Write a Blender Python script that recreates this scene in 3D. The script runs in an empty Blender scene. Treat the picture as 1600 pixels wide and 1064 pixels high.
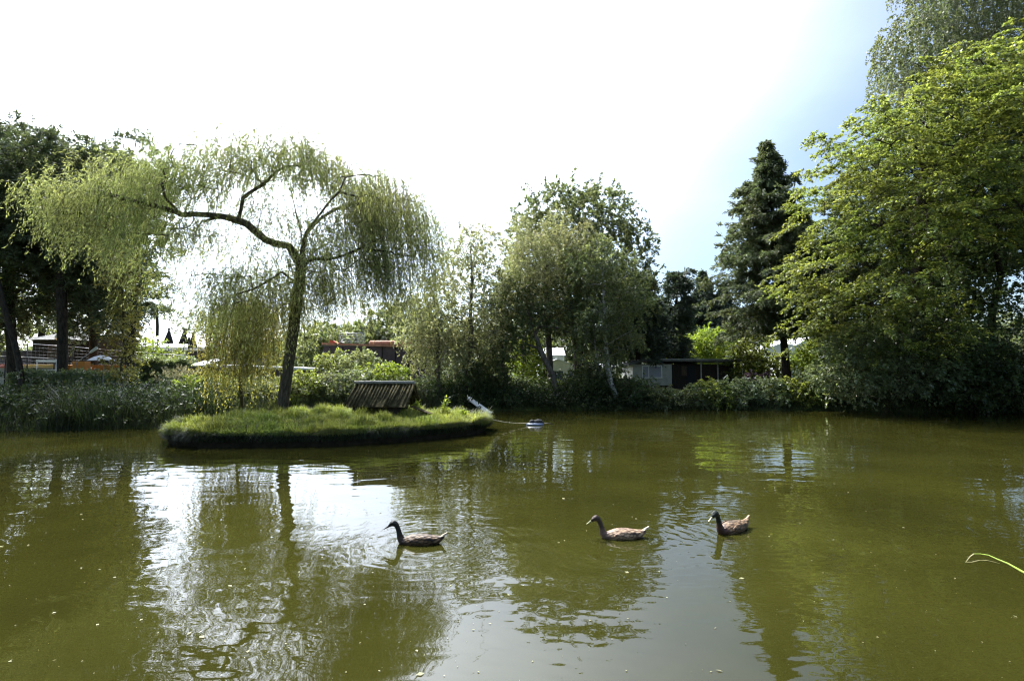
import bpy, bmesh, math, random
import numpy as np
from mathutils import Vector, Matrix

# ------------------------------------------------------------------ camera, sky, sun, exposure
scene = bpy.context.scene
COL = scene.collection
F = 850.0                    # focal length in photo pixels (photo 1600 px wide)
HOR = 580.0                  # photo row of the horizon
CAMH = 1.8
PITCH = math.atan((HOR - 532.0) / F)
cam_d = bpy.data.cameras.new("camera"); cam = bpy.data.objects.new("camera", cam_d); COL.objects.link(cam)
cam_d.sensor_width = 36.0; cam_d.lens = 36.0 * F / 1600.0
cam_d.clip_start = 0.05; cam_d.clip_end = 2000
cam.location = (0, 0, CAMH); cam.rotation_euler = (math.pi / 2 + PITCH, 0, 0)
scene.camera = cam

SUN_EL, SUN_AZ = math.radians(50), math.radians(-33)     # azimuth measured from +Y (view axis), negative = left
GLOW = 92.0    # bright thin haze round the sun
world = bpy.data.worlds.new("World"); scene.world = world; world.use_nodes = True
wn = world.node_tree; wn.nodes.clear()
def wnode(t): return wn.nodes.new(t)
out = wnode('ShaderNodeOutputWorld'); bg = wnode('ShaderNodeBackground')
sky = wnode('ShaderNodeTexSky'); sky.sky_type = 'NISHITA'; sky.sun_disc = False
sky.sun_elevation = SUN_EL; sky.sun_rotation = SUN_AZ
sky.air_density = 1.0; sky.dust_density = 1.0; sky.ozone_density = 3.5
tc = wnode('ShaderNodeTexCoord'); mp = wnode('ShaderNodeMapping'); mp.inputs['Scale'].default_value = (1.0, 1.0, 2.2)
nz = wnode('ShaderNodeTexNoise'); nz.inputs['Scale'].default_value = 1.7; nz.inputs['Detail'].default_value = 7; nz.inputs['Roughness'].default_value = 0.55
cr = wnode('ShaderNodeValToRGB'); cr.color_ramp.elements[0].position = 0.42; cr.color_ramp.elements[1].position = 0.68
mixc = wnode('ShaderNodeMix'); mixc.data_type = 'RGBA'
mixc.inputs['B'].default_value = (8.5, 8.8, 9.2, 1)
wn.links.new(tc.outputs['Generated'], mp.inputs['Vector']); wn.links.new(mp.outputs['Vector'], nz.inputs['Vector'])
wn.links.new(nz.outputs['Fac'], cr.inputs['Fac'])
mulc = wnode('ShaderNodeMath'); mulc.operation = 'MULTIPLY'; mulc.inputs[1].default_value = 0.07
wn.links.new(cr.outputs['Color'], mulc.inputs[0]); wn.links.new(mulc.outputs[0], mixc.inputs['Factor'])
nrmv = wnode('ShaderNodeVectorMath'); nrmv.operation = 'NORMALIZE'; dotv = wnode('ShaderNodeVectorMath'); dotv.operation = 'DOT_PRODUCT'
dotv.inputs[1].default_value = (math.sin(SUN_AZ) * math.cos(SUN_EL), math.cos(SUN_AZ) * math.cos(SUN_EL), math.sin(SUN_EL))
mx0 = wnode('ShaderNodeMath'); mx0.operation = 'MAXIMUM'; mx0.inputs[1].default_value = 0
pw = wnode('ShaderNodeMath'); pw.operation = 'POWER'; pw.inputs[1].default_value = 7.4
sc_ = wnode('ShaderNodeVectorMath'); sc_.operation = 'SCALE'; sc_.inputs[0].default_value = (GLOW * .95, GLOW, GLOW * 1.1)
ad = wnode('ShaderNodeVectorMath'); ad.operation = 'ADD'
wn.links.new(tc.outputs['Generated'], nrmv.inputs[0]); wn.links.new(nrmv.outputs[0], dotv.inputs[0]); wn.links.new(dotv.outputs['Value'], mx0.inputs[0])
wn.links.new(mx0.outputs[0], pw.inputs[0]); wn.links.new(pw.outputs[0], sc_.inputs['Scale'])
wn.links.new(sky.outputs['Color'], mixc.inputs['A']); wn.links.new(mixc.outputs['Result'], ad.inputs[0]); wn.links.new(sc_.outputs[0], ad.inputs[1]); cm = wnode('ShaderNodeMapRange'); cm.inputs['From Min'].default_value = .35; cm.inputs['From Max'].default_value = .68; cm.inputs['To Min'].default_value = .94; cm.inputs['To Max'].default_value = 1.06
s2 = wnode('ShaderNodeVectorMath'); s2.operation = 'SCALE'; wn.links.new(nz.outputs['Fac'], cm.inputs['Value']); wn.links.new(cm.outputs[0], s2.inputs['Scale'])
wn.links.new(ad.outputs[0], s2.inputs[0]); wn.links.new(s2.outputs[0], bg.inputs['Color'])
bg.inputs['Strength'].default_value = 0.1
wn.links.new(bg.outputs[0], out.inputs[0])

sd = bpy.data.lights.new("sun", 'SUN'); sun = bpy.data.objects.new("sun", sd); COL.objects.link(sun)
sd.energy = 4.6; sd.angle = math.radians(0.55); sd.color = (1.0, 0.95, 0.86)
SUNDIR = Vector((math.sin(SUN_AZ) * math.cos(SUN_EL), math.cos(SUN_AZ) * math.cos(SUN_EL), math.sin(SUN_EL)))
sun.rotation_euler = SUNDIR.to_track_quat('Z', 'Y').to_euler()
sun.location = (-20, 30, 40)

scene.view_settings.view_transform = 'Standard'; scene.view_settings.look = 'None'
scene.view_settings.gamma = 1.0; scene.view_settings.exposure = 0.9
scene.render.engine = 'CYCLES'
scene.cycles.use_denoising = True
scene.cycles.filter_width = 1.15
scene.cycles.max_bounces = 8; scene.cycles.transparent_max_bounces = 8
scene.cycles.sample_clamp_indirect = 8

# ------------------------------------------------------------------ pixel <-> world
def ray(px, py):
    d = Vector(((px - 800) / F, 1.0, -(py - 532) / F))
    c, s = math.cos(PITCH), math.sin(PITCH)
    return Vector((d.x, d.y * c - d.z * s, d.y * s + d.z * c))
def P(px, py, Y):
    """the point of the photo at (px, py) that stands Y metres in front of the camera"""
    d = ray(px, py); k = Y / d.y
    return Vector((d.x * k, Y, CAMH + d.z * k))
def G(px, py, z=0.0):
    d = ray(px, py); k = (z - CAMH) / d.z
    return Vector((d.x * k, d.y * k, z))

# ------------------------------------------------------------------ materials
def newmat(name):
    m = bpy.data.materials.new(name); m.use_nodes = True
    nt = m.node_tree; nt.nodes.clear()
    return m, nt, nt.nodes.new, nt.links.new
def mat(name, col, rough=0.7, var=0.25, scale=6.0, metal=0.0, bump=0.15, spec=0.3, col2=None, stretch=(1, 1, 1), bscale=None):
    m, nt, N, L = newmat(name)
    o = N('ShaderNodeOutputMaterial'); b = N('ShaderNodeBsdfPrincipled')
    t = N('ShaderNodeTexCoord'); mp = N('ShaderNodeMapping'); mp.inputs['Scale'].default_value = stretch
    n = N('ShaderNodeTexNoise'); n.inputs['Scale'].default_value = scale; n.inputs['Detail'].default_value = 6; n.inputs['Roughness'].default_value = 0.65
    r = N('ShaderNodeValToRGB')
    c2 = col2 or tuple(c * (1 - var * 1.6) for c in col)
    r.color_ramp.elements[0].color = (*c2, 1); r.color_ramp.elements[0].position = 0.3
    r.color_ramp.elements[1].color = (*[min(1, c * (1 + var * .5)) for c in col], 1); r.color_ramp.elements[1].position = 0.68
    L(t.outputs['Object'], mp.inputs['Vector']); L(mp.outputs['Vector'], n.inputs['Vector']); L(n.outputs['Fac'], r.inputs['Fac'])
    L(r.outputs['Color'], b.inputs['Base Color'])
    b.inputs['Roughness'].default_value = rough; b.inputs['Metallic'].default_value = metal
    b.inputs['Specular IOR Level'].default_value = spec
    if bump:
        n2 = N('ShaderNodeTexNoise'); n2.inputs['Scale'].default_value = bscale or scale * 4; n2.inputs['Detail'].default_value = 5
        L(mp.outputs['Vector'], n2.inputs['Vector'])
        bp = N('ShaderNodeBump'); bp.inputs['Strength'].default_value = bump; bp.inputs['Distance'].default_value = 0.03
        L(n2.outputs['Fac'], bp.inputs['Height']); L(bp.outputs[0], b.inputs['Normal'])
    L(b.outputs[0], o.inputs[0])
    return m
def leafmat(name, col, trans=0.45, tcol=None, var=0.35, rough=0.45, spec=0.35, cscale=0.5):
    """a leaf: reflects, lets sunlight through, every leaf a little different, whole clumps a little different"""
    m, nt, N, L = newmat(name)
    o = N('ShaderNodeOutputMaterial'); b = N('ShaderNodeBsdfPrincipled'); tr = N('ShaderNodeBsdfTranslucent'); mx = N('ShaderNodeMixShader')
    g = N('ShaderNodeNewGeometry'); hs = N('ShaderNodeHueSaturation'); hs2 = N('ShaderNodeHueSaturation')
    t = N('ShaderNodeTexCoord'); nz = N('ShaderNodeTexNoise'); nz.inputs['Scale'].default_value = cscale; nz.inputs['Detail'].default_value = 2
    L(t.outputs['Object'], nz.inputs['Vector'])
    v = N('ShaderNodeMapRange'); v.inputs['To Min'].default_value = 1 - var; v.inputs['To Max'].default_value = 1 + var
    L(g.outputs['Random Per Island'], v.inputs['Value'])
    h = N('ShaderNodeMapRange'); h.inputs['From Min'].default_value = .3; h.inputs['From Max'].default_value = .7
    h.inputs['To Min'].default_value = 0.475; h.inputs['To Max'].default_value = 0.515
    L(nz.outputs['Fac'], h.inputs['Value'])
    tcol = tcol or (col[0] * 2.1, col[1] * 1.9, col[2] * 0.7)
    for q, c in ((hs, col), (hs2, tcol)):
        q.inputs['Color'].default_value = (*c, 1); L(v.outputs[0], q.inputs['Value']); L(h.outputs[0], q.inputs['Hue'])
    L(hs.outputs[0], b.inputs['Base Color']); L(hs2.outputs[0], tr.inputs['Color'])
    b.inputs['Roughness'].default_value = rough; b.inputs['Specular IOR Level'].default_value = spec
    mx.inputs[0].default_value = trans
    L(b.outputs[0], mx.inputs[1]); L(tr.outputs[0], mx.inputs[2]); L(mx.outputs[0], o.inputs[0])
    return m

M = {}
M['bark_dark'] = mat('bark_dark', (0.055, 0.045, 0.035), .9, .5, 5, bump=.8, stretch=(3, 3, .8), col2=(.015, .013, .01), spec=.1)
M['bark_willow'] = mat('bark_willow', (0.10, 0.085, 0.06), .9, .5, 7, bump=1.0, stretch=(3, 3, .7), col2=(.022, .02, .014), spec=.1)
M['bark_grey'] = mat('bark_grey', (0.14, 0.12, 0.10), .9, .5, 5, bump=.6, stretch=(2, 2, .8), col2=(.04, .036, .03), spec=.1)
M['bark_birch'] = mat('bark_birch', (0.55, 0.53, 0.48), .8, .4, 4, bump=.4, stretch=(1, 1, 3.5), col2=(.06, .055, .05), spec=.1)
M['twig'] = mat('twig', (0.09, 0.08, 0.04), .9, .3, 3, bump=0, spec=.1)
M['willow_leaf'] = leafmat('willow_leaf', (0.14, 0.17, 0.075), .52, (0.34, 0.39, 0.11), .55)
M['gold_leaf'] = leafmat('gold_leaf', (0.15, 0.15, 0.045), .5, (0.38, 0.36, 0.07), .5)
M['maple_leaf'] = leafmat('maple_leaf', (0.095, 0.125, 0.033), .45, (0.29, 0.35, 0.055), .6, rough=.4)
M['glossy_leaf'] = leafmat('glossy_leaf', (0.13, 0.165, 0.08), .35, (0.26, 0.33, 0.10), .4, rough=.36, spec=.6)
M['birch_leaf'] = leafmat('birch_leaf', (0.15, 0.17, 0.085), .5, (0.36, 0.38, 0.14), .5)
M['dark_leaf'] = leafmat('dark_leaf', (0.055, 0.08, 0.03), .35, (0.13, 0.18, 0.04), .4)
M['oak_leaf'] = leafmat('oak_leaf', (0.08, 0.10, 0.045), .42, (0.2, 0.24, 0.075), .4)
M['alder_leaf'] = leafmat('alder_leaf', (0.11, 0.135, 0.06), .45, (0.26, 0.31, 0.09), .5)
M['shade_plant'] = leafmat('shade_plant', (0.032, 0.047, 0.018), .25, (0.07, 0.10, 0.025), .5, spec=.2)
M['bright_leaf'] = leafmat('bright_leaf', (0.09, 0.14, 0.025), .5, (0.3, 0.4, 0.04), .35)
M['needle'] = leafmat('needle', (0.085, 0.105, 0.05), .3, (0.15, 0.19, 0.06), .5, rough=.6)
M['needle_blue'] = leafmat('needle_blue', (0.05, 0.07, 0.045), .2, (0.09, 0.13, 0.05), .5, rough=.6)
M['grass'] = leafmat('grass', (0.13, 0.16, 0.04), .5, (0.31, 0.37, 0.06), .4, cscale=1.0)
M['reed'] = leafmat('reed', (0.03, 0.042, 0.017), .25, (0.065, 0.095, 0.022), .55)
M['pampas'] = leafmat('pampas', (0.32, 0.32, 0.17), .45, (0.45, 0.42, 0.2), .3)
M['purple_leaf'] = leafmat('purple_leaf', (0.09, 0.06, 0.07), .3, (0.15, 0.09, 0.11), .4)
M['soil'] = mat('soil', (0.035, 0.028, 0.018), .95, .4, 9, bump=.8, col2=(.01, .009, .006), spec=.1)
M['white'] = mat('white_paint', (0.75, 0.75, 0.72), .5, .1, 3, bump=.03)
M['cabin_panel'] = mat('cabin_panel', (0.42, 0.41, 0.36), .7, .2, 2, bump=.1)
M['white_roof'] = mat('white_roof', (0.78, 0.79, 0.8), .45, .08, 2, bump=.03)
M['grey_roof'] = mat('grey_roof', (0.13, 0.13, 0.12), .8, .3, 4, bump=.3)
M['grey_metal'] = mat('grey_metal', (0.3, 0.31, 0.32), .45, .15, 8, metal=.5, bump=.05)
M['dark_metal'] = mat('dark_metal', (0.03, 0.03, 0.03), .5, .2, 8, metal=.3, bump=.05)
M['plum_wall'] = mat('plum_wall', (0.10, 0.075, 0.085), .85, .2, 3, bump=.2)
M['dark_wood'] = mat('dark_wood', (0.035, 0.027, 0.02), .85, .4, 3, bump=.3, stretch=(8, 8, .6))
M['brown_wood'] = mat('brown_wood', (0.10, 0.07, 0.045), .8, .4, 3, bump=.3, stretch=(8, 8, .6))
M['shaded_mossy_wood'] = mat('shaded_mossy_wood', (0.085, 0.075, 0.035), .9, .5, 9, bump=.8, col2=(.014, .012, .006), spec=.1)  # mossy wood, darkened to carry the shade on the front roof slope
M['grey_wood'] = mat('grey_wood', (0.33, 0.32, 0.28), .85, .3, 4, bump=.4, stretch=(1, 6, 6))
M['orange'] = mat('orange_paint', (0.55, 0.22, 0.04), .6, .15, 3, bump=.05)
M['red'] = mat('red_paint', (0.52, 0.11, 0.06), .6, .15, 3, bump=.05)
M['yellow'] = mat('yellow_paint', (0.65, 0.42, 0.12), .6, .15, 3, bump=.05)
M['rooftile'] = mat('orange_tiles', (0.42, 0.20, 0.13), .8, .3, 6, bump=.3)
M['glass'] = mat('window_glass', (0.10, 0.12, 0.16), .06, .3, 1.2, bump=0, spec=.8)
M['curtain'] = mat('curtain', (0.35, 0.36, 0.42), .7, .2, 8, bump=.2, stretch=(8, 1, 1))
M['lampglobe'] = mat('lamp_globe', (0.8, 0.79, 0.74), .3, .04, 2, bump=0)
M['cloth_dark'] = mat('dark_cloth', (0.02, 0.022, 0.024), .85, .3, 8, bump=.3, stretch=(6, 6, 1))
M['blue'] = mat('blue_tarp', (0.018, 0.028, 0.10), .5, .3, 4, bump=.3)
M['float_blue'] = mat('float_blue', (0.11, 0.14, 0.22), .4, .2, 6, bump=.05)
M['rope'] = mat('rope', (0.5, 0.45, 0.33), .9, .3, 30, bump=.3)
M['straw'] = mat('straw', (0.42, 0.37, 0.2), .7, .3, 20, bump=.1)
M['stem_green'] = leafmat('stem_green', (0.25, 0.34, 0.05), .3, (0.4, 0.5, 0.06), .05)

# ------------------------------------------------------------------ mesh helpers
def link(name, me, m, parent=None):
    o = bpy.data.objects.new(name, me); COL.objects.link(o)
    if m is not None: me.materials.append(m)
    if parent is not None: o.parent = parent
    return o
def tag(o, label=None, cat=None, group=None, kind=None):
    if label: o['label'] = label
    if cat: o['category'] = cat
    if group: o['group'] = group
    if kind: o['kind'] = kind
    return o
def empty(name, loc, label, cat, group=None, rz=0.0):
    o = bpy.data.objects.new(name, None); COL.objects.link(o); o.empty_display_size = .3
    o.location = loc; o.rotation_euler = (0, 0, rz)
    return tag(o, label, cat, group)
def np_mesh(name, V, Fc, smooth=False):
    """V (n,3) array, Fc (m,k) array of equal-sized faces"""
    me = bpy.data.meshes.new(name)
    V = np.ascontiguousarray(V, dtype=np.float32); Fc = np.ascontiguousarray(Fc, dtype=np.int32)
    k = Fc.shape[1]
    me.vertices.add(len(V)); me.vertices.foreach_set('co', V.ravel())
    me.loops.add(Fc.size); me.loops.foreach_set('vertex_index', Fc.ravel())
    me.polygons.add(len(Fc)); me.polygons.foreach_set('loop_start', np.arange(0, Fc.size, k, dtype=np.int32))
    me.polygons.foreach_set('loop_total', np.full(len(Fc), k, dtype=np.int32))
    if smooth: me.polygons.foreach_set('use_smooth', np.ones(len(Fc), dtype=bool))
    me.update(calc_edges=True); me.validate()
    return me
class MB:
    """collects boxes, tubes, prisms and lathes, and links them as one mesh object"""
    def __init__(s): s.bm = bmesh.new()
    def box(s, c, size, rz=0.0, bev=0.0, rx=0.0, ry=0.0):
        Mx = Matrix.Translation(c) @ Matrix.Rotation(rz, 4, 'Z') @ Matrix.Rotation(ry, 4, 'Y') @ Matrix.Rotation(rx, 4, 'X') @ Matrix.Diagonal((*size, 1))
        r = bmesh.ops.create_cube(s.bm, size=1.0, matrix=Mx)
        if bev:
            ed = list({e for v in r['verts'] for e in v.link_edges})
            bmesh.ops.bevel(s.bm, geom=ed, offset=bev, segments=2, affect='EDGES', profile=.5)
        return s
    def tube(s, pts, rad, n=8, caps=True):
        pts = [Vector(p) for p in pts]
        if not hasattr(rad, '__len__'): rad = [rad] * len(pts)
        rings = []; ref = Vector((0.13, 0.21, 1)) 
        for i, p in enumerate(pts):
            t = (pts[min(i + 1, len(pts) - 1)] - pts[max(i - 1, 0)]).normalized()
            a = t.cross(ref)
            if a.length < .15: a = t.cross(Vector((1, 0, 0)))
            a.normalize(); b = t.cross(a)
            rings.append([s.bm.verts.new(p + (a * math.cos(q) + b * math.sin(q)) * rad[i]) for q in [2 * math.pi * k / n for k in range(n)]])
        for r0, r1 in zip(rings, rings[1:]):
            for k in range(n):
                f = s.bm.faces.new((r0[k], r0[(k + 1) % n], r1[(k + 1) % n], r1[k])); f.smooth = True
        if caps:
            s.bm.faces.new(rings[0][::-1]); s.bm.faces.new(rings[-1])
        return s
    def lathe(s, c, prof, n=16, sx=1, sy=1, lobes=0, la=0.0):
        rings = []
        for r, z in prof:
            rings.append([s.bm.verts.new((c[0] + sx * r * (1 + la * math.cos(lobes * q)) * math.cos(q), c[1] + sy * r * (1 + la * math.cos(lobes * q)) * math.sin(q), c[2] + z)) for q in [2 * math.pi * k / n for k in range(n)]])
        for r0, r1 in zip(rings, rings[1:]):
            for k in range(n):
                f = s.bm.faces.new((r0[k], r0[(k + 1) % n], r1[(k + 1) % n], r1[k])); f.smooth = True
        s.bm.faces.new(rings[0][::-1]); s.bm.faces.new(rings[-1])
        return s
    def poly(s, faces_pts):
        for f in faces_pts: s.bm.faces.new([s.bm.verts.new(p) for p in f])
        return s
    def prism(s, outline, ext):
        """extrude a closed outline of points by the vector ext"""
        a = [s.bm.verts.new(p) for p in outline]; b = [s.bm.verts.new(Vector(p) + Vector(ext)) for p in outline]
        n = len(a); s.bm.faces.new(a[::-1]); s.bm.faces.new(b)
        for i in range(n): s.bm.faces.new((a[i], a[(i + 1) % n], b[(i + 1) % n], b[i]))
        return s
    def build(s, name, m, parent=None):
        bmesh.ops.recalc_face_normals(s.bm, faces=s.bm.faces)
        me = bpy.data.meshes.new(name); s.bm.to_mesh(me); s.bm.free()
        return link(name, me, m, parent)

# ------------------------------------------------------------------ foliage kit
def unit(a): return a / np.maximum(np.linalg.norm(a, axis=-1, keepdims=True), 1e-9)
def sprays(rng, S, D, Ln, droop, n, L, W, loose=.8, up=.6, power=2.0, t0=.08):
    """leaf quads along many twigs. S starts (T,3), D directions, Ln lengths, droop metres lost at the tip"""
    T = len(S); Ln = np.broadcast_to(Ln, (T,)); droop = np.broadcast_to(droop, (T,))
    t = t0 + (1 - t0) * rng.random((T, n))
    pos = S[:, None] + D[:, None] * (Ln[:, None] * t)[..., None]
    pos[..., 2] -= droop[:, None] * t ** power
    tan = D[:, None] * Ln[:, None, None] + np.zeros((T, n, 3))
    tan[..., 2] -= power * droop[:, None] * t ** (power - 1)
    ax = unit(unit(tan) + loose * rng.normal(size=(T, n, 3)) * .6)
    nr = unit(rng.normal(size=(T, n, 3)) + np.array([0, 0, up * 2]))
    sd = unit(np.cross(ax, nr))
    sz = (.5 + .95 * rng.random((T, n)))[..., None]
    pos += rng.normal(size=pos.shape) * L * .25
    b = pos; tip = pos + ax * L * sz; mid = pos + ax * L * sz * .45
    q = np.stack([b, mid + sd * W * sz * .5, tip, mid - sd * W * sz * .5], axis=2).reshape(-1, 3)
    return q
def twigs(S, D, Ln, droop, r=.004, K=4, power=2.0):
    T = len(S); Ln = np.broadcast_to(Ln, (T,)); droop = np.broadcast_to(droop, (T,))
    t = np.linspace(0, 1, K)[None]
    pos = S[:, None] + D[:, None] * (Ln[:, None] * t)[..., None]
    pos[..., 2] -= droop[:, None] * t ** power
    ang = np.array([0, 2.1, 4.2]); off = np.stack([np.cos(ang), np.sin(ang), np.zeros(3)], -1)
    rr = (r * (1 - .7 * t))[..., None, None]
    V = (pos[:, :, None] + off[None, None] * rr).reshape(-1, 3)
    f = []
    base = (np.arange(T) * K * 3)[:, None, None]
    for k in range(K - 1):
        for a in range(3):
            b = (a + 1) % 3
            f.append(np.array([k * 3 + a, k * 3 + b, (k + 1) * 3 + b, (k + 1) * 3 + a]))
    Fc = (base + np.array(f)[None]).reshape(-1, 4)
    return V, Fc
def quads(V): return np.arange(len(V)).reshape(-1, 4)
def leaf_obj(name, chunks, m, parent, org=None):
    V = np.concatenate(chunks) if isinstance(chunks, list) else chunks
    if org is not None: V = V - np.array(org)[None]
    return link(name, np_mesh(name, V, quads(V)), m, parent)
def skeleton(trunk_nodes, C, rng, root_r, step=.45, wob=.08, climb=.6, tip=.006):
    """grow limbs from a trunk polyline to every cluster point; returns (V, F) of tapered tubes"""
    pos = [np.array(p, float) for p in trunk_nodes]; par = [-1] + list(range(len(pos) - 1))
    for extra in []: pass
    return grow(pos, par, C, rng, root_r, step, wob, climb, tip)
def grow(pos, par, C, rng, root_r, step, wob, climb, tip, free=0):
    pos = list(pos); par = list(par); n0 = len(pos)
    A = np.array(pos[free:])
    if len(C):
        d = np.array([np.min(np.linalg.norm(A - c, axis=1)) for c in C]); order = np.argsort(d)
    else: order = []
    for i in order:
        c = C[i]; Q = np.array(pos)
        v = c - Q; dist = np.linalg.norm(v, axis=1)
        cost = dist + climb * np.maximum(0, -v[:, 2] + .15 * dist)
        cost[:free] += 1e3
        j = int(np.argmin(cost)); a = Q[j]; L = dist[j]; k = max(1, int(L / step))
        prev = j
        for s in range(1, k + 1):
            t = s / k; p = a + (c - a) * t
            p = p + rng.normal(size=3) * wob * (1 - t * .5) * (1 if s < k else 0); p[2] += math.sin(t * math.pi) * L * .06
            pos.append(p); par.append(prev); prev = len(pos) - 1
    n = len(pos); cnt = np.zeros(n); kids = [[] for _ in range(n)]
    for i in range(n):
        if par[i] >= 0: kids[par[i]].append(i)
    for i in range(n - 1, -1, -1):
        if not kids[i]: cnt[i] = 1
        else: cnt[i] = sum(cnt[k] for k in kids[i])
    e = math.log(root_r / tip) / math.log(max(cnt[0], 2))
    rad = tip * cnt ** e
    V, Fc = [], []
    def chain(start, first):
        idx = ([start] if start >= 0 else []) + [first]
        while kids[idx[-1]]:
            idx.append(max(kids[idx[-1]], key=lambda q: cnt[q]))
        return idx
    roots = [i for i in range(n) if par[i] < 0]; todo = [(-1, r) for r in roots]
    while todo:
        s, f = todo.pop(); idx = chain(s, f)
        for i in (idx[1:] if s >= 0 else idx):
            main = max(kids[i], key=lambda q: cnt[q]) if kids[i] else None
            for k in kids[i]:
                if k != main: todo.append((i, k))
        rr = [rad[i] for i in idx]
        if s >= 0: rr[0] = rr[1]
        m = 9 if max(rr) > .06 else (6 if max(rr) > .02 else 4)
        pts = np.array([pos[i] for i in idx])
        if len(pts) < 2: continue
        tan = np.gradient(pts, axis=0); tan = unit(tan)
        ref = np.array([.3, .9, .2]); base = len(V)
        for i in range(len(pts)):
            a = np.cross(tan[i], ref); 
            if np.linalg.norm(a) < .2: a = np.cross(tan[i], [1, 0, 0])
            a = a / np.linalg.norm(a); b = np.cross(tan[i], a)
            for k in range(m):
                q = 2 * math.pi * k / m; w = 1 + (.07 * math.sin(3 * q + i * .7) if rr[i] > .05 else 0)
                V.append(pts[i] + (a * math.cos(q) + b * math.sin(q)) * rr[i] * w)
        for i in range(len(pts) - 1):
            for k in range(m):
                k2 = (k + 1) % m
                Fc.append((base + i * m + k, base + i * m + k2, base + (i + 1) * m + k2, base + (i + 1) * m + k))
    return np.array(V), np.array(Fc)
def merge(parts):
    V, Fc, o = [], [], 0
    for v, f in parts:
        if len(v) == 0: continue
        V.append(v); Fc.append(f + o); o += len(v)
    return np.concatenate(V), np.concatenate(Fc)
def in_ellipsoids(rng, E, n, spacing, shell=.35, gap=0.0):
    """cluster points in a union of ellipsoids [(centre, radii)], kept apart by spacing, thinned near the core"""
    vol = np.array([r[0] * r[1] * r[2] for _, r in E]); pick = rng.choice(len(E), size=n * 6, p=vol / vol.sum())
    u = unit(rng.normal(size=(n * 6, 3))); rr = (shell ** 3 + (1 - shell ** 3) * rng.random(n * 6)) ** (1 / 3)
    c = np.array([e[0] for e in E])[pick]; r = np.array([e[1] for e in E])[pick]
    X = c + u * r * rr[:, None]
    if gap > 0:
        ph = rng.random(6) * 6
        g = np.sin(X[:, 0] * 1.3 + ph[0]) * np.sin(X[:, 2] * 1.5 + ph[1]) + .7 * np.sin(X[:, 0] * 2.7 + X[:, 1] * 1.9 + ph[2]) * np.sin(X[:, 2] * 3.1 + ph[3])
        X = X[g < 1.3 - gap * 1.6]
    keep = []; K = np.empty((0, 3))
    for p in X:
        if len(keep) and np.min(((K - p) ** 2).sum(1)) < spacing ** 2: continue
        keep.append(p); K = np.array(keep)
        if len(keep) >= n: break
    return K
def place_trunk_points(base, top, n, rng, wob=.1, lean=None):
    base, top = np.array(base, float), np.array(top, float)
    pts = []
    for i in range(n):
        t = i / (n - 1); p = base + (top - base) * t
        p[:2] += rng.normal(size=2) * wob * math.sin(t * math.pi)
        if lean is not None: p[:2] += np.array(lean) * math.sin(t * math.pi)
        pts.append(p)
    return pts
def broad_tree(name, label, cat, base, top, E, seed, leaf, bark, ncl, spacing, tw, nl, L, W, root_r,
               out_=.7, up_=.15, flat=0.0, droop=.15, tlen=.6, gap=.3, shell=.35, climb=.6, group=None, trunk=None, loose=.9, lup=.6,
               tr=.004, extra=None, trunk_name='trunk'):
    rng = np.random.default_rng(seed)
    base = Vector(base)
    t = empty(name, base, label, cat, group)
    C = in_ellipsoids(rng, E, ncl, spacing, shell, gap)
    tp = trunk or place_trunk_points(base - Vector((0, 0, .15)), top, 10, rng, .12)
    V1, F1 = skeleton(tp, C, rng, root_r, climb=climb)
    cc = np.array([np.mean([e[0] for e in E], axis=0)])
    cen = np.array([e[0] for e in E]); 
    nearest = cen[np.argmin(((C[:, None] - cen[None]) ** 2).sum(2), axis=1)]
    o = unit(C - nearest)
    Cr = np.repeat(C, tw, axis=0); O = np.repeat(o, tw, axis=0)
    S = Cr + rng.normal(size=Cr.shape) * spacing * .28
    D = O * out_ + rng.normal(size=O.shape) * .75; D[:, 2] = D[:, 2] * (1 - flat) + up_
    D = unit(D); Ln = tlen * (.5 + rng.random(len(S)))
    dr = droop * (.4 + 1.2 * rng.random(len(S)))
    Q = sprays(rng, S, D, Ln, dr, nl, L, W, loose, lup)
    V2, F2 = twigs(S, D, Ln, dr, tr)
    V, Fc = merge([(V1, F1), (V2, F2)]); b = np.array(base)
    link(trunk_name, np_mesh(trunk_name, V - b, Fc, True), bark, t)
    link('crown', np_mesh('crown', Q - b, quads(Q)), leaf, t)
    return t
def ell(px, py, Y, rx, ry, ryd):
    """ellipsoid seen at pixel (px,py), Y metres away, pixel radii rx, ry, depth radius in metres"""
    c = P(px, py, Y); k = Y / F
    return (np.array(c), np.array([rx * k, ryd, ry * k]))

# ------------------------------------------------------------------ ground, water
POND = [(-26, 1.2), (-26, 15.5), (-16.5, 16.6), (-13.5, 16.9), (-10.5, 17.4), (-8.5, 19.6), (-5, 21.6), (-2.8, 24.2), (1, 25.4), (6, 25.6), (10, 25.6), (14, 25.0), (18, 24.2), (24, 23.5), (27, 20), (27, 8), (12, 1.6), (4, 1.3)]
def sdist(X, Y, poly=POND):
    """signed distance to the pond outline, positive on land"""
    n = len(poly); d = np.full(X.shape, 1e9); ins = np.zeros(X.shape, bool)
    for i in range(n):
        x0, y0 = poly[i]; x1, y1 = poly[(i + 1) % n]
        ex, ey = x1 - x0, y1 - y0
        t = np.clip(((X - x0) * ex + (Y - y0) * ey) / (ex * ex + ey * ey), 0, 1)
        d = np.minimum(d, np.hypot(X - x0 - t * ex, Y - y0 - t * ey))
        c = ((y0 > Y) != (y1 > Y)) & (X < ex * (Y - y0) / (ey + 1e-12) + x0)
        ins ^= c
    return np.where(ins, -d, d)
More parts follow.
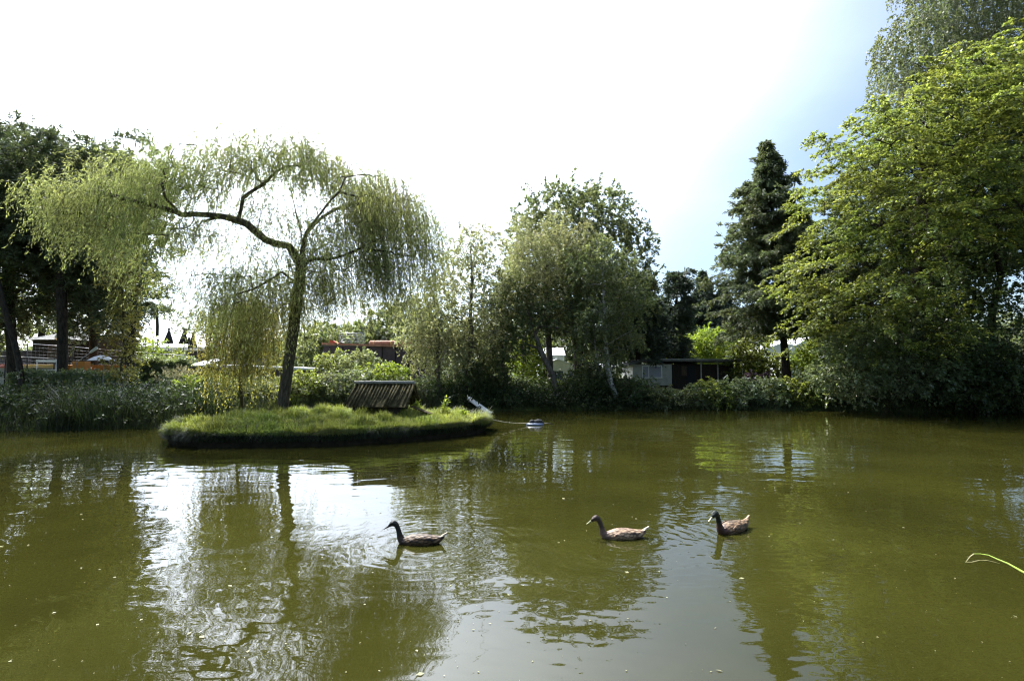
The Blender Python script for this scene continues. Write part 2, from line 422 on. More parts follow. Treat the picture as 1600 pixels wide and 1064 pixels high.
def ground_z(X, Y):
    X = np.asarray(X, float); Y = np.asarray(Y, float)
    s = sdist(X, Y) + .25 * np.sin(X * 1.7) * np.sin(Y * 1.3 + X * .6)
    z = np.where(s < 0, np.maximum(-1.2, s * 1.2), np.minimum(.35, s * .7))
    z = z + np.where(s > 0, .06 * np.sin(X * .9) * np.sin(Y * .7), 0)
    left = 1 / (1 + np.exp((X + 6) / 3)); far = np.clip((Y - 22) / 9, 0, 1)
    z = z + left * far * 1.15
    z = z + (1 - left) * np.clip((Y - 28) / 12, 0, 1) * .4
    return z
def gz(x, y): return float(ground_z(np.array([x]), np.array([y]))[0])

def build_ground():
    xs = np.concatenate([np.linspace(-400, -60, 12)[:-1], np.linspace(-60, -30, 24)[:-1], np.linspace(-30, 32, 210)[:-1], np.linspace(32, 62, 24)[:-1], np.linspace(62, 400, 12)])
    ys = np.concatenate([np.linspace(-60, -4, 10)[:-1], np.linspace(-4, 34, 140)[:-1], np.linspace(34, 70, 34)[:-1], np.linspace(70, 700, 14)])
    X, Y = np.meshgrid(xs, ys); Z = ground_z(X, Y)
    V = np.stack([X, Y, Z], -1).reshape(-1, 3); nx, ny = len(xs), len(ys)
    i = np.arange(nx - 1); j = np.arange(ny - 1); I, J = np.meshgrid(i, j); a = (J * nx + I).ravel()
    m, nt, N, L = newmat('ground_soil_and_grass')
    o = N('ShaderNodeOutputMaterial'); b = N('ShaderNodeBsdfPrincipled'); t = N('ShaderNodeTexCoord')
    n = N('ShaderNodeTexNoise'); n.inputs['Scale'].default_value = .6; n.inputs['Detail'].default_value = 9; n.inputs['Roughness'].default_value = .7
    r = N('ShaderNodeValToRGB'); e = r.color_ramp.elements
    e[0].position = .35; e[0].color = (.028, .024, .014, 1); e[1].position = .62; e[1].color = (.06, .085, .02, 1)
    L(t.outputs['Object'], n.inputs['Vector']); L(n.outputs['Fac'], r.inputs['Fac']); L(r.outputs['Color'], b.inputs['Base Color'])
    n2 = N('ShaderNodeTexNoise'); n2.inputs['Scale'].default_value = 14; n2.inputs['Detail'].default_value = 6
    bp = N('ShaderNodeBump'); bp.inputs['Strength'].default_value = .9; bp.inputs['Distance'].default_value = .06
    L(t.outputs['Object'], n2.inputs['Vector']); L(n2.outputs['Fac'], bp.inputs['Height']); L(bp.outputs[0], b.inputs['Normal'])
    b.inputs['Roughness'].default_value = .95; b.inputs['Specular IOR Level'].default_value = .1
    L(b.outputs[0], o.inputs[0])
    g = link('ground', np_mesh('ground', V, np.stack([a, a + 1, a + nx + 1, a + nx], 1), True), m)
    tag(g, 'earth and rough grass of the banks round the pond', None, None, 'structure')
build_ground()

DUCKS = [(G(655, 851), 'a'), (G(968, 841), 'b'), (G(1143, 830), 'c')]
def build_water():
    me = np_mesh('water', np.array([(-32, .6, 0), (34, .6, 0), (34, 27.5, 0), (-32, 27.5, 0)], float), np.array([[0, 1, 2, 3]]))
    m, nt, N, L = newmat('pond_water')
    o = N('ShaderNodeOutputMaterial'); b = N('ShaderNodeBsdfPrincipled'); t = N('ShaderNodeTexCoord')
    def mth(op, a, c=None):
        q = N('ShaderNodeMath'); q.operation = op
        for i, v in enumerate((a, c)):
            if v is None: continue
            if isinstance(v, (int, float)): q.inputs[i].default_value = v
            else: L(v, q.inputs[i])
        return q.outputs[0]
    def noise(scale, det, st=(1, 1, 1), rot=0, rough=.5):
        mp = N('ShaderNodeMapping'); mp.inputs['Scale'].default_value = st; mp.inputs['Rotation'].default_value = (0, 0, rot)
        q = N('ShaderNodeTexNoise'); q.inputs['Scale'].default_value = scale; q.inputs['Detail'].default_value = det; q.inputs['Roughness'].default_value = rough
        L(t.outputs['Object'], mp.inputs['Vector']); L(mp.outputs['Vector'], q.inputs['Vector']); return q.outputs['Fac']
    big = noise(1.15, 1, (1, 1.6, 1), .3); mid = noise(3.2, 1.5, (.7, 1.5, 1), -.12); fine = noise(11, 2, (.6, 1.5, 1), .1)
    patch = noise(.23, 2)
    pm = N('ShaderNodeMapRange'); pm.inputs['From Min'].default_value = .38; pm.inputs['From Max'].default_value = .62; pm.inputs['To Min'].default_value = .25; pm.inputs['To Max'].default_value = 1.0
    L(patch, pm.inputs['Value'])
    h = mth('ADD', mth('MULTIPLY', big, .0115), mth('MULTIPLY', mth('MULTIPLY', mid, pm.outputs[0]), .0042))
    h = mth('ADD', h, mth('MULTIPLY', mth('MULTIPLY', fine, pm.outputs[0]), .00035))
    sep = N('ShaderNodeSeparateXYZ'); L(t.outputs['Object'], sep.inputs[0])
    rings = [(p.x + .12, p.y, .00055, 42.0, .6) for p, _ in DUCKS] + [(-3.5, 11.5, .0006, 26.0, .35)]
    for x, y, a, k, fo in rings:
        dx = mth('SUBTRACT', sep.outputs['X'], x); dy = mth('SUBTRACT', sep.outputs['Y'], y)
        d = mth('SQRT', mth('ADD', mth('MULTIPLY', dx, dx), mth('MULTIPLY', dy, dy)))
        w = mth('MULTIPLY', mth('SINE', mth('MULTIPLY', mth('ADD', d, mth('MULTIPLY', mid, .25)), k)), mth('MULTIPLY', mth('EXPONENT', mth('MULTIPLY', d, -fo)), a))
        h = mth('ADD', h, w)
    bp = N('ShaderNodeBump'); bp.inputs['Strength'].default_value = 1.0; bp.inputs['Distance'].default_value = 1.0
    L(h, bp.inputs['Height']); L(bp.outputs[0], b.inputs['Normal'])
    cl = N('ShaderNodeValToRGB'); e = cl.color_ramp.elements
    e[0].position = .3; e[0].color = (.0165, .0165, .0032, 1); e[1].position = .7; e[1].color = (.0275, .0275, .005, 1)
    L(noise(.5, 4), cl.inputs['Fac']); L(cl.outputs['Color'], b.inputs['Base Color'])
    b.inputs['Roughness'].default_value = .015; b.inputs['IOR'].default_value = 1.333; b.inputs['Specular IOR Level'].default_value = .5
    L(b.outputs[0], o.inputs[0])
    w = link('water', me, m); tag(w, 'murky olive green water of the duck pond', None, None, 'structure')
build_water()

# ------------------------------------------------------------------ grass tufts etc.
def blades(rng, X, Y, Z, h, w, lean=.35, seg=3, dirs=None):
    n = len(X); B = np.stack([X, Y, Z], -1)
    a = rng.random(n) * 6.283 if dirs is None else dirs
    side = np.stack([np.cos(a + 1.57), np.sin(a + 1.57), np.zeros(n)], -1); out_ = np.stack([np.cos(a), np.sin(a), np.zeros(n)], -1)
    h = np.broadcast_to(h, (n,)) * (.55 + .75 * rng.random(n)); ln = np.broadcast_to(lean, (n,)) * (.3 + 1.4 * rng.random(n))
    V = []
    ts = np.linspace(0, 1, seg + 1)
    rows = []; th = np.maximum(ln * 1.3, .02)
    for t in ts:
        p = B + out_ * (h * (1 - np.cos(th * t)) / th)[:, None]; p[:, 2] += h * np.sin(th * t) / th
        ww = w * (1 - t ** 1.6) * .5 + w * .04
        rows.append((p - side * ww, p + side * ww))
    for i in range(seg):
        V.append(np.stack([rows[i][0], rows[i][1], rows[i + 1][1], rows[i + 1][0]], 1))
    V = np.stack(V, 1).reshape(-1, 4, 3)
    return V.reshape(-1, 3)
# island outline (world)
ISL = [(-8.75, 13.95), (-8.3, 13.3), (-7.2, 12.95), (-5.2, 13.0), (-3.6, 13.5), (-2.2, 14.4), (-1.0, 15.7), (-.75, 16.5), (-1.0, 17.4), (-2.2, 18.3), (-4.5, 18.8), (-7.0, 18.4), (-8.8, 16.8), (-9.1, 15.2)]
def smooth_loop(pts, sub=6):
    n = len(pts); o = []
    for i in range(n):
        p = [np.array(pts[(i + k - 1) % n], float) for k in range(4)]
        for s in range(sub):
            t = s / sub
            o.append(.5 * (2 * p[1] + (p[2] - p[0]) * t + (2 * p[0] - 5 * p[1] + 4 * p[2] - p[3]) * t * t + (3 * p[1] - p[0] - 3 * p[2] + p[3]) * t ** 3))
    return np.array(o)
ISLP = smooth_loop(ISL, 9)
_k = np.arange(len(ISLP)); ISLP = ISLP + (ISLP - np.array([-5.0, 15.8])) * (.010 * np.sin(_k * .83) + .008 * np.sin(_k * 1.9 + 1) + .010 * np.sin(_k * .37 + 2))[:, None]
ICEN = np.array([-5.0, 15.8])
def isl_z(r, x, y):      # r: 0 centre .. 1 edge
    return .34 + .27 * (1 - r ** 2.2) + .03 * np.sin(x * 2.1) * np.sin(y * 1.7)
def build_island():
    rs = [1.0, .985, .95, .86, .72, .55, .35, .15]; V = []; n = len(ISLP)
    wall = [(1.0, -.6), (.975, -.06), (.968, .03), (.985, .12), (1.0, .24)]
    rng = np.random.default_rng(5)
    for k, z in wall:
        for p in ISLP:
            q = ICEN + (p - ICEN) * (k + rng.normal() * .006 + .008 * math.sin(p[0] * 4.1 + z * 9)); V.append((q[0], q[1], z))
    for r in rs:
        for p in ISLP:
            q = ICEN + (p - ICEN) * r; V.append((q[0], q[1], float(isl_z(r, q[0], q[1])) - (.05 if r == 1 else 0)))
    R = len(wall) + len(rs); Fc = []
    for i in range(R - 1):
        for k in range(n): Fc.append((i * n + k, i * n + (k + 1) % n, (i + 1) * n + (k + 1) % n, (i + 1) * n + k))
    c = len(V); V.append((ICEN[0], ICEN[1], float(isl_z(0, *ICEN)))); 
    me = bpy.data.meshes.new('island_ground'); me.from_pydata(V, [], Fc + [((R - 1) * n + k, (R - 1) * n + (k + 1) % n, c) for k in range(n)])
    for p in me.polygons: p.use_smooth = True
    o = link('island_ground', me, M['soil']); tag(o, 'dark earth bank of the small round island', None, None, 'structure')
    # grass
    rng = np.random.default_rng(6); N_ = 75000
    k = rng.integers(0, n, N_); f = rng.random(N_); p = ISLP[k] * (1 - f)[:, None] + ISLP[(k + 1) % n] * f[:, None]
    r = np.sqrt(rng.random(N_)) * 1.0
    q = ICEN + (p - ICEN) * r[:, None]
    z = isl_z(r, q[:, 0], q[:, 1]) - .03
    tuft = .5 + .9 * np.clip(np.sin(q[:, 0] * 5.1 + np.sin(q[:, 1] * 3)) * np.sin(q[:, 1] * 4.3 + 1), 0, 1)
    a = blades(rng, q[:, 0], q[:, 1], z, .21 * tuft, .014, .8)
    # overhanging fringe
    N2 = 26000; k = rng.integers(0, n, N2); f = rng.random(N2); p = ISLP[k] * (1 - f)[:, None] + ISLP[(k + 1) % n] * f[:, None]
    rr = .96 + .045 * rng.random(N2); q = ICEN + (p - ICEN) * rr[:, None]; d = p - ICEN; ang = np.arctan2(d[:, 1], d[:, 0]) + rng.normal(size=N2) * .5
    lump = .55 + .9 * np.abs(np.sin(k * .15) * np.sin(k * .41 + 1)) + .5 * (np.sin(k * 1.3) > .5) * rng.random(N2) + .35 * (p[:, 0] > -3.4)
    b = blades(rng, q[:, 0], q[:, 1], np.full(N2, .28), .21 * lump, .013, 1.7, dirs=ang)
    g = leaf_obj('grass', [a, b], M['grass'], None); tag(g, 'bright sunlit grass covering the top of the island', 'grass', None, 'stuff')
build_island()
def hanging_sedge():
    rng = np.random.default_rng(7); n = len(ISLP); N3 = 15000; k = rng.integers(0, n, N3); f = rng.random(N3)
    p = ISLP[k] * (1 - f)[:, None] + ISLP[(k + 1) % n] * f[:, None]; lump = np.abs(np.sin(k * .27 + .5) * np.sin(k * .11)) * (.4 + .9 * rng.random(N3))
    q = ICEN + (p - ICEN) * (.985 + .02 * rng.random(N3))[:, None]; d = p - ICEN; ang = np.arctan2(d[:, 1], d[:, 0]) + rng.normal(size=N3) * .35
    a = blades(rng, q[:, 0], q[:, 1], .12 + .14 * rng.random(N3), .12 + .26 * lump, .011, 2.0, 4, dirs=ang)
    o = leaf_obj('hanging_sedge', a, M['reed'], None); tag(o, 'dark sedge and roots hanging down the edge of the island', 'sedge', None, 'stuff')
hanging_sedge()
def isl_top(x, y):
    return .34 + .27 * (1 - min(1, math.hypot((x + 5) / 4.2, (y - 15.8) / 2.9)) ** 2.2)

# ------------------------------------------------------------------ the weeping willow on the island
def build_willow():
    rng = np.random.default_rng(11)
    b = P(441, 641, 16.3); base = Vector((b.x, 16.3, isl_top(b.x, 16.3)))
    t = empty('weeping_willow', base, 'tall weeping willow with arching left limb, leaning on the small grassy island', 'tree')
    Y0 = 16.3
    def L(*pts): return [np.array(P(x, y, Y0 + dy)) for x, y, dy in pts]
    pos = L((440, 652, 0), (444, 620, 0), (449, 580, 0), (454, 545, .05), (459, 510, .1), (463, 475, .1), (467, 445, .1), (471, 415, .05), (473, 390, 0))
    par = [-1, 0, 1, 2, 3, 4, 5, 6, 7]
    def branch(frm, pts):
        p = frm
        for q in L(*pts): pos.append(q); par.append(p); p = len(pos) - 1
        return p
    br = branch(7, [(452, 385, -.1), (432, 381, -.2), (415, 375, -.3), (400, 362, -.4), (385, 350, -.5), (372, 345, -.6), (350, 339, -.7), (325, 336, -.7), (300, 335, -.8), (285, 336, -.8), (265, 328, -.9), (240, 321, -1.0), (215, 316, -1.0), (185, 308, -1.1), (155, 300, -1.1), (120, 300, -1.2), (90, 305, -1.2)])
    i372 = next(i for i, p in enumerate(pos) if np.allclose(p, L((372, 345, -.6))[0]))
    branch(i372, [(377, 325, -.6), (379, 310, -.6), (395, 298, -.6), (412, 288, -.4), (428, 272, -.3), (445, 260, -.2)])
    branch(i372 + 4, [(258, 310, -1.3), (254, 290, -1.6)])
    branch(i372 + 1, [(315, 346, -.5), (305, 362, -.3), (312, 372, .1), (340, 368, .3)])
    branch(8, [(478, 365, .3), (490, 352, .6), (503, 340, .8), (522, 328, 1.0), (545, 320, 1.1), (575, 312, 1.2), (605, 315, 1.0)])
    branch(8, [(480, 360, -.4), (500, 335, -.6), (515, 315, -.9), (530, 300, -1.2)])
    branch(8, [(470, 360, .8), (462, 330, 1.2), (455, 300, 1.4), (470, 270, 1.6)])
    branch(7, [(490, 404, -.3), (510, 406, -.5), (535, 400, -.8), (570, 385, -1.2), (600, 370, -1.5)])
    branch(7, [(495, 390, .8), (530, 370, 1.6), (570, 350, 2.2)])
    branch(6, [(440, 425, -.4), (418, 440, -.8), (395, 452, -1.2), (370, 460, -1.3)])
    branch(6, [(450, 440, .6), (425, 450, 1.2), (400, 455, 1.6)])
    branch(5, [(445, 475, -.3), (425, 492, -.5), (410, 505, -.6), (395, 520, -.7)])
    # blobs of the crown: px, py, rx, ry, depth offset, depth radius, strands, strand length, spread
    BL = [(90, 305, 24, 26, -1.2, .7, 60, .8), (118, 298, 42, 20, -1.2, .9, 110, .7), (150, 296, 50, 22, -1.1, 1.0, 130, .8), (190, 325, 50, 28, -1.0, 1.1, 130, .9),
          (130, 340, 50, 24, -1.2, .9, 90, .8), (210, 274, 45, 18, -.8, 1.1, 120, .7), (265, 262, 50, 20, -.7, 1.4, 170, .8), (250, 290, 50, 25, -.9, 1.4, 150, .9), (320, 250, 55, 20, -.5, 1.7, 210, .75),
          (375, 240, 50, 20, -.3, 1.8, 210, .75), (430, 232, 50, 18, 0, 1.8, 210, .7), (480, 240, 45, 22, .2, 1.8, 210, .8), (515, 262, 35, 26, .2, 1.8, 170, 1.0), (460, 265, 60, 18, .1, 1.7, 130, .6),
          (390, 268, 60, 16, -.3, 1.5, 110, .55), (560, 290, 45, 22, .3, 1.8, 190, 1.2), (605, 292, 38, 20, .2, 1.7, 190, 1.9), (640, 315, 24, 26, 0, 1.4, 130, 2.1), (590, 335, 45, 26, 0, 1.9, 190, 1.6),
          (545, 350, 50, 26, -.2, 1.9, 160, 1.3), (500, 365, 55, 22, 0, 1.7, 120, 1.0), (560, 395, 50, 20, -.6, 1.7, 130, 1.3), (500, 415, 45, 20, -.3, 1.5, 90, 1.2), (455, 420, 35, 20, 0, 1.2, 70, .8),
          (430, 330, 60, 25, 0, 1.6, 110, .6), (380, 315, 50, 16, .2, 1.3, 60, .5), (465, 375, 40, 14, .4, 1.3, 60, .7), (330, 290, 50, 14, -.4, 1.2, 70, .7), (665, 340, 12, 26, 0, 1.0, 60, 2.4), (340, 345, 60, 16, -.6, 1.0, 60, .8), (300, 370, 34, 16, -.3, .9, 60, .9), (360, 375, 40, 14, .1, 1.2, 60, .8), (410, 400, 34, 14, .2, 1.2, 50, .8), (255, 345, 40, 20, -.7, .9, 70, .9), (540, 440, 50, 18, .2, 1.4, 70, 1.1), (625, 440, 30, 18, 0, 1.2, 50, 1.1), (485, 395, 30, 16, .6, 1.1, 40, .7), (400, 435, 55, 16, -.5, 1.5, 160, 1.3), (345, 430, 45, 14, -.9, 1.0, 70, 1.0), (360, 470, 50, 20, -.4, 1.2, 80, 1.2), (520, 440, 45, 16, 0, 1.4, 80, 1.1), (600, 410, 40, 20, 0, 1.4, 90, 1.5),
          (420, 470, 50, 22, 0, 1.4, 150, 1.5), (215, 385, 45, 20, -.9, .8, 60, .8), (165, 370, 30, 16, -1.0, .7, 30, .7), (240, 420, 30, 20, -.8, .6, 36, .8), (655, 380, 18, 30, -.1, 1.1, 60, 1.7), (475, 460, 45, 16, .5, 1.0, 50, 1.0)]
    S, D, Ln, dr, C = [], [], [], [], []
    for px, py, rx, ry, dy, rd, ns, sl in BL:
        ns = int(ns * 1.7)
        c = np.array(P(px, py, Y0 + dy)); k = (Y0 + dy) / F; R = np.array([rx * k, rd, ry * k])
        m = max(5, ns // 9); cl = c + unit(rng.normal(size=(m, 3))) * R * (rng.random((m, 1)) ** .4)
        C.append(cl)
        q = cl[rng.integers(0, m, ns)] + rng.normal(size=(ns, 3)) * np.array([.34, .4, .2])
        o = q - np.array([base.x - .3, Y0, q[0, 2]]); o[:, 2] = 0; o = unit(o) * .5 + rng.normal(size=(ns, 3)) * .55
        o[:, 2] = np.abs(o[:, 2]) * .5 + .2
        S.append(q); D.append(unit(o)); Ln.append(.25 + .45 * rng.random(ns)); dr.append(sl * (.5 + .75 * rng.random(ns)) + .25)
    S = np.concatenate(S); D = np.concatenate(D); Ln = np.concatenate(Ln); dr = np.concatenate(dr); C = np.concatenate(C)
    dr = np.minimum(dr, S[:, 2] - .9)
    V1, F1 = grow(pos, par, C, rng, .165, .4, .09, .3, .007, free=3)
    Q = []
    for lo, hi, nl in ((0, .9, 19), (.9, 1.5, 28), (1.5, 9, 42)):
        s = (dr >= lo) & (dr < hi)
        if s.any(): Q.append(sprays(rng, S[s], D[s], Ln[s], dr[s], nl, .085, .0165, .6, .1, 1.6))
    V2, F2 = twigs(S, D, Ln, dr, .0035, 6, 1.6)
    V, Fc = merge([(V1, F1), (V2, F2)]); bb = np.array(base)
    link('trunk', np_mesh('trunk', V - bb, Fc, True), M['bark_willow'], t)
    leaf_obj('crown', Q, M['willow_leaf'], t, bb)
build_willow()

def weeper(name, label, cat, base, pxs, Y, leaf, n, ln, seed, nl=40, L=.08, W=.02, yd=.8, root=.06, group=None):
    """a small weeping tree: blobs (px,py,rx,ry) of strand starts"""
    rng = np.random.default_rng(seed); base = Vector(base); t = empty(name, base, label, cat, group)
    S, C, dr = [], [], []
    for px, py, rx, ry, frac, l2 in pxs:
        c = np.array(P(px, py, Y)); k = Y / F; m = int(n * frac); ncl = max(4, m // 12)
        cl = c + unit(rng.normal(size=(ncl, 3))) * np.array([rx * k, yd, ry * k]) * rng.random((ncl, 1)) ** .4
        C.append(cl); S.append(cl[rng.integers(0, ncl, m)] + rng.normal(size=(m, 3)) * .15); dr.append(ln * l2 * (.4 + .8 * rng.random(m)))
    S = np.concatenate(S); C = np.concatenate(C); dr = np.minimum(np.concatenate(dr), S[:, 2] - base.z - .1)
    D = rng.normal(size=S.shape); D[:, 2] = np.abs(D[:, 2]) * .5; D = unit(D); Ln = .15 + .3 * rng.random(len(S))
    Q = sprays(rng, S, D, Ln, dr, nl, L, W, .7, .1, 1.5); V2, F2 = twigs(S, D, Ln, dr, .004, 5, 1.5)
    top = C.mean(0); tp = place_trunk_points(base - Vector((0, 0, .1)), top, 7, rng, .1)
    V1, F1 = skeleton(tp, C, rng, root, step=.3, wob=.04); V, Fc = merge([(V1, F1), (V2, F2)]); bb = np.array(base)
    link('trunk', np_mesh('trunk', V - bb, Fc, True), M['twig'], t); leaf_obj('crown', Q, leaf, t, bb)
    return t
weeper('weeping_tree', 'golden green weeping curtain of leaves left of the willow trunk', 'tree', (P(380, 600, 19.2).x, 19.2, gz(P(380, 600, 19.2).x, 19.2)),
       [(378, 476, 34, 15, .35, 1.0), (348, 488, 20, 16, .25, 1.1), (412, 490, 26, 14, .2, 1.0), (380, 520, 48, 14, .2, .8)], 17.6, M['gold_leaf'], 520, 2.5, 21, 52, .075, .026, .9)

# ------------------------------------------------------------------ trees, right side
def gb(px, Y, extra=0.0):
    x = P(px, 600, Y).x; return Vector((x, Y, gz(x, Y) - .02 + extra))
# large layered tree, sunlit
def bough_tree(name, label, base, top, E, seed, leaf, nb, spacing, blen, ntw, nl, L, W, root_r, sag=.35, rise=.1, tl=.6, out_to=(-.5, -.6)):
    """tiers of long flat drooping boughs, each a fan of side twigs"""
    rng = np.random.default_rng(seed); base = Vector(base); t = empty(name, base, label, 'tree')
    C = in_ellipsoids(rng, E, nb, spacing, .3, .15); cen = np.array([e[0] for e in E]).mean(0)
    o = C - np.array([cen[0], cen[1], 0]); o[:, 2] = 0; o = unit(unit(o) + np.array([out_to[0], out_to[1], 0]) + rng.normal(size=o.shape) * .45); o[:, 2] = rise + rng.normal(size=len(o)) * .26; o = unit(o)
    n = len(C); bl = blen * (.6 + .7 * rng.random(n)); St = C - o * bl[:, None] * .5; sg = sag * bl * (.2 + 1.5 * rng.random(n))
    V1, F1 = skeleton(place_trunk_points(base - Vector((0, 0, .15)), top, 10, rng, .15), St, rng, root_r, step=.6, climb=.7, tip=.012)
    Vb, Fb = twigs(St, o, bl, sg, .016, 6)
    tt = .08 + .92 * rng.random((n, ntw)); S = St[:, None] + o[:, None] * (bl[:, None] * tt)[..., None]; S[..., 2] -= sg[:, None] * tt ** 2
    side = np.stack([-o[:, 1], o[:, 0], np.zeros(n)], -1); sgn = rng.choice([-1, 1], (n, ntw))
    D = o[:, None] * .65 + side[:, None] * (sgn * (.35 + .55 * rng.random((n, ntw))))[..., None] + rng.normal(size=S.shape) * np.array([.12, .12, .10]); D[..., 2] -= .12 + .5 * tt * sag
    S = S.reshape(-1, 3); D = unit(D.reshape(-1, 3)); Ln = (tl * (1.15 - .55 * tt) * (.6 + .8 * rng.random((n, ntw)))).ravel()
    dr = .22 * Ln * (.5 + rng.random(len(Ln))); Q = sprays(rng, S, D, Ln, dr, nl, L, W, .75, 1.6)
    V2, F2 = twigs(S, D, Ln, dr, .005); V, Fc = merge([(V1, F1), (Vb, Fb), (V2, F2)]); b = np.array(base)
    link('trunk', np_mesh('trunk', V - b, Fc, True), M['bark_dark'], t); leaf_obj('crown', Q, leaf, t, b)
    return t
bough_tree('hornbeam_tree', 'big sunlit yellow-green broadleaf tree with tiered sprays, right side of the pond', gb(1420, 25.5), P(1450, 120, 24.5),
           [ell(1500, 190, 22, 110, 80, 3.2), ell(1400, 220, 22.5, 90, 80, 2.8), ell(1330, 270, 23, 62, 70, 2.2), ell(1310, 340, 22.5, 60, 60, 2.3), ell(1420, 330, 21.5, 110, 70, 2.6), ell(1540, 290, 21.5, 100, 80, 2.6),
            ell(1280, 425, 23, 60, 50, 2.2), ell(1370, 440, 22, 90, 60, 2.8), ell(1560, 130, 22, 80, 50, 2.5), ell(1300, 490, 23.5, 70, 36, 1.8), ell(1430, 500, 22.5, 80, 50, 2.2), ell(1310, 215, 23.5, 34, 28, 1.4), ell(1255, 440, 23.5, 30, 50, 1.2), ell(1480, 115, 22.5, 60, 36, 2), ell(1590, 80, 22.5, 60, 44, 2.2), ell(1410, 165, 22.8, 40, 26, 1.6)],
           31, M['maple_leaf'], 520, .8, 2.1, 18, 21, .105, .068, .26)
broad_tree('dark_backing_tree', 'dense dark backing crown added behind the sunlit tiered tree for its shaded gaps', 'tree', gb(1450, 30), P(1450, 250, 29.5),  # added crown, its dark leaves stand in for shade between the boughs
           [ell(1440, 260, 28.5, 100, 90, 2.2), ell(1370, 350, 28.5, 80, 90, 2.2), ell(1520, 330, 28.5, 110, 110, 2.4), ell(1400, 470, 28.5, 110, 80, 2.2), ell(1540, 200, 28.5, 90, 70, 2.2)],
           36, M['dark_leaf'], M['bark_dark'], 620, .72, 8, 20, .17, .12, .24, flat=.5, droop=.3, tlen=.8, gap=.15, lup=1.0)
broad_tree('undergrowth_tree', 'dark broadleaf tree over the water at right edge, extended as dark backing for shaded gaps', 'tree', gb(1545, 25.8), P(1560, 330, 25.2),
           [ell(1560, 420, 24, 110, 80, 2.4), ell(1460, 500, 24.2, 90, 70, 2.2), ell(1570, 540, 23.5, 110, 60, 2.2), ell(1640, 330, 24, 80, 120, 2.5), ell(1480, 330, 27, 110, 110, 2.5), ell(1380, 420, 27.5, 70, 110, 2.2), ell(1560, 220, 27, 90, 80, 2.2)],  # rear blobs added to block the sky and give a dark, shaded interior
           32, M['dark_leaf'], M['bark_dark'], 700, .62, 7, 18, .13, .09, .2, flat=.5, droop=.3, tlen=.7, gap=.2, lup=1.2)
broad_tree('tall_birch', 'tall pale drooping birch behind the sunlit tree, cut by top of photo', 'tree', gb(1480, 31), P(1500, -190, 30.5),
           [ell(1440, 70, 30, 62, 60, 3), ell(1520, 20, 30, 80, 60, 3), ell(1490, -90, 30, 90, 100, 3), ell(1600, 60, 30.5, 80, 90, 3), ell(1410, 130, 30, 40, 30, 2), ell(1560, 180, 31, 80, 60, 2)],
           33, M['oak_leaf'], M['bark_birch'], 760, .72, 9, 22, .12, .08, .24, out_=.5, up_=-.1, droop=1.0, tlen=.45, gap=.22, shell=.5, lup=0)
broad_tree('silver_shrub', 'large glossy pale-leaved bush at the waterline under the sunlit tree', 'shrub', gb(1395, 24.6), P(1390, 540, 24.2),
           [ell(1360, 545, 23.4, 70, 40, 1.3), ell(1330, 585, 23.2, 60, 34, 1.1), ell(1430, 570, 23.2, 70, 45, 1.2), ell(1400, 520, 23.6, 50, 28, 1.0)],
           34, M['glossy_leaf'], M['twig'], 330, .36, 6, 14, .12, .075, .07, flat=.35, droop=.18, tlen=.4, gap=.1, lup=1.0, trunk_name='stem')
broad_tree('low_shrub', 'dark green low bush hanging to the water at the right edge', 'shrub', gb(1540, 24.9), P(1540, 580, 24.4),
           [ell(1500, 600, 23.4, 60, 28, 1.0), ell(1580, 605, 23.2, 70, 30, 1.0), ell(1540, 570, 23.6, 60, 35, 1.0)],
           35, M['dark_leaf'], M['twig'], 240, .36, 6, 14, .12, .08, .06, flat=.35, droop=.18, tlen=.4, gap=.1, trunk_name='stem')

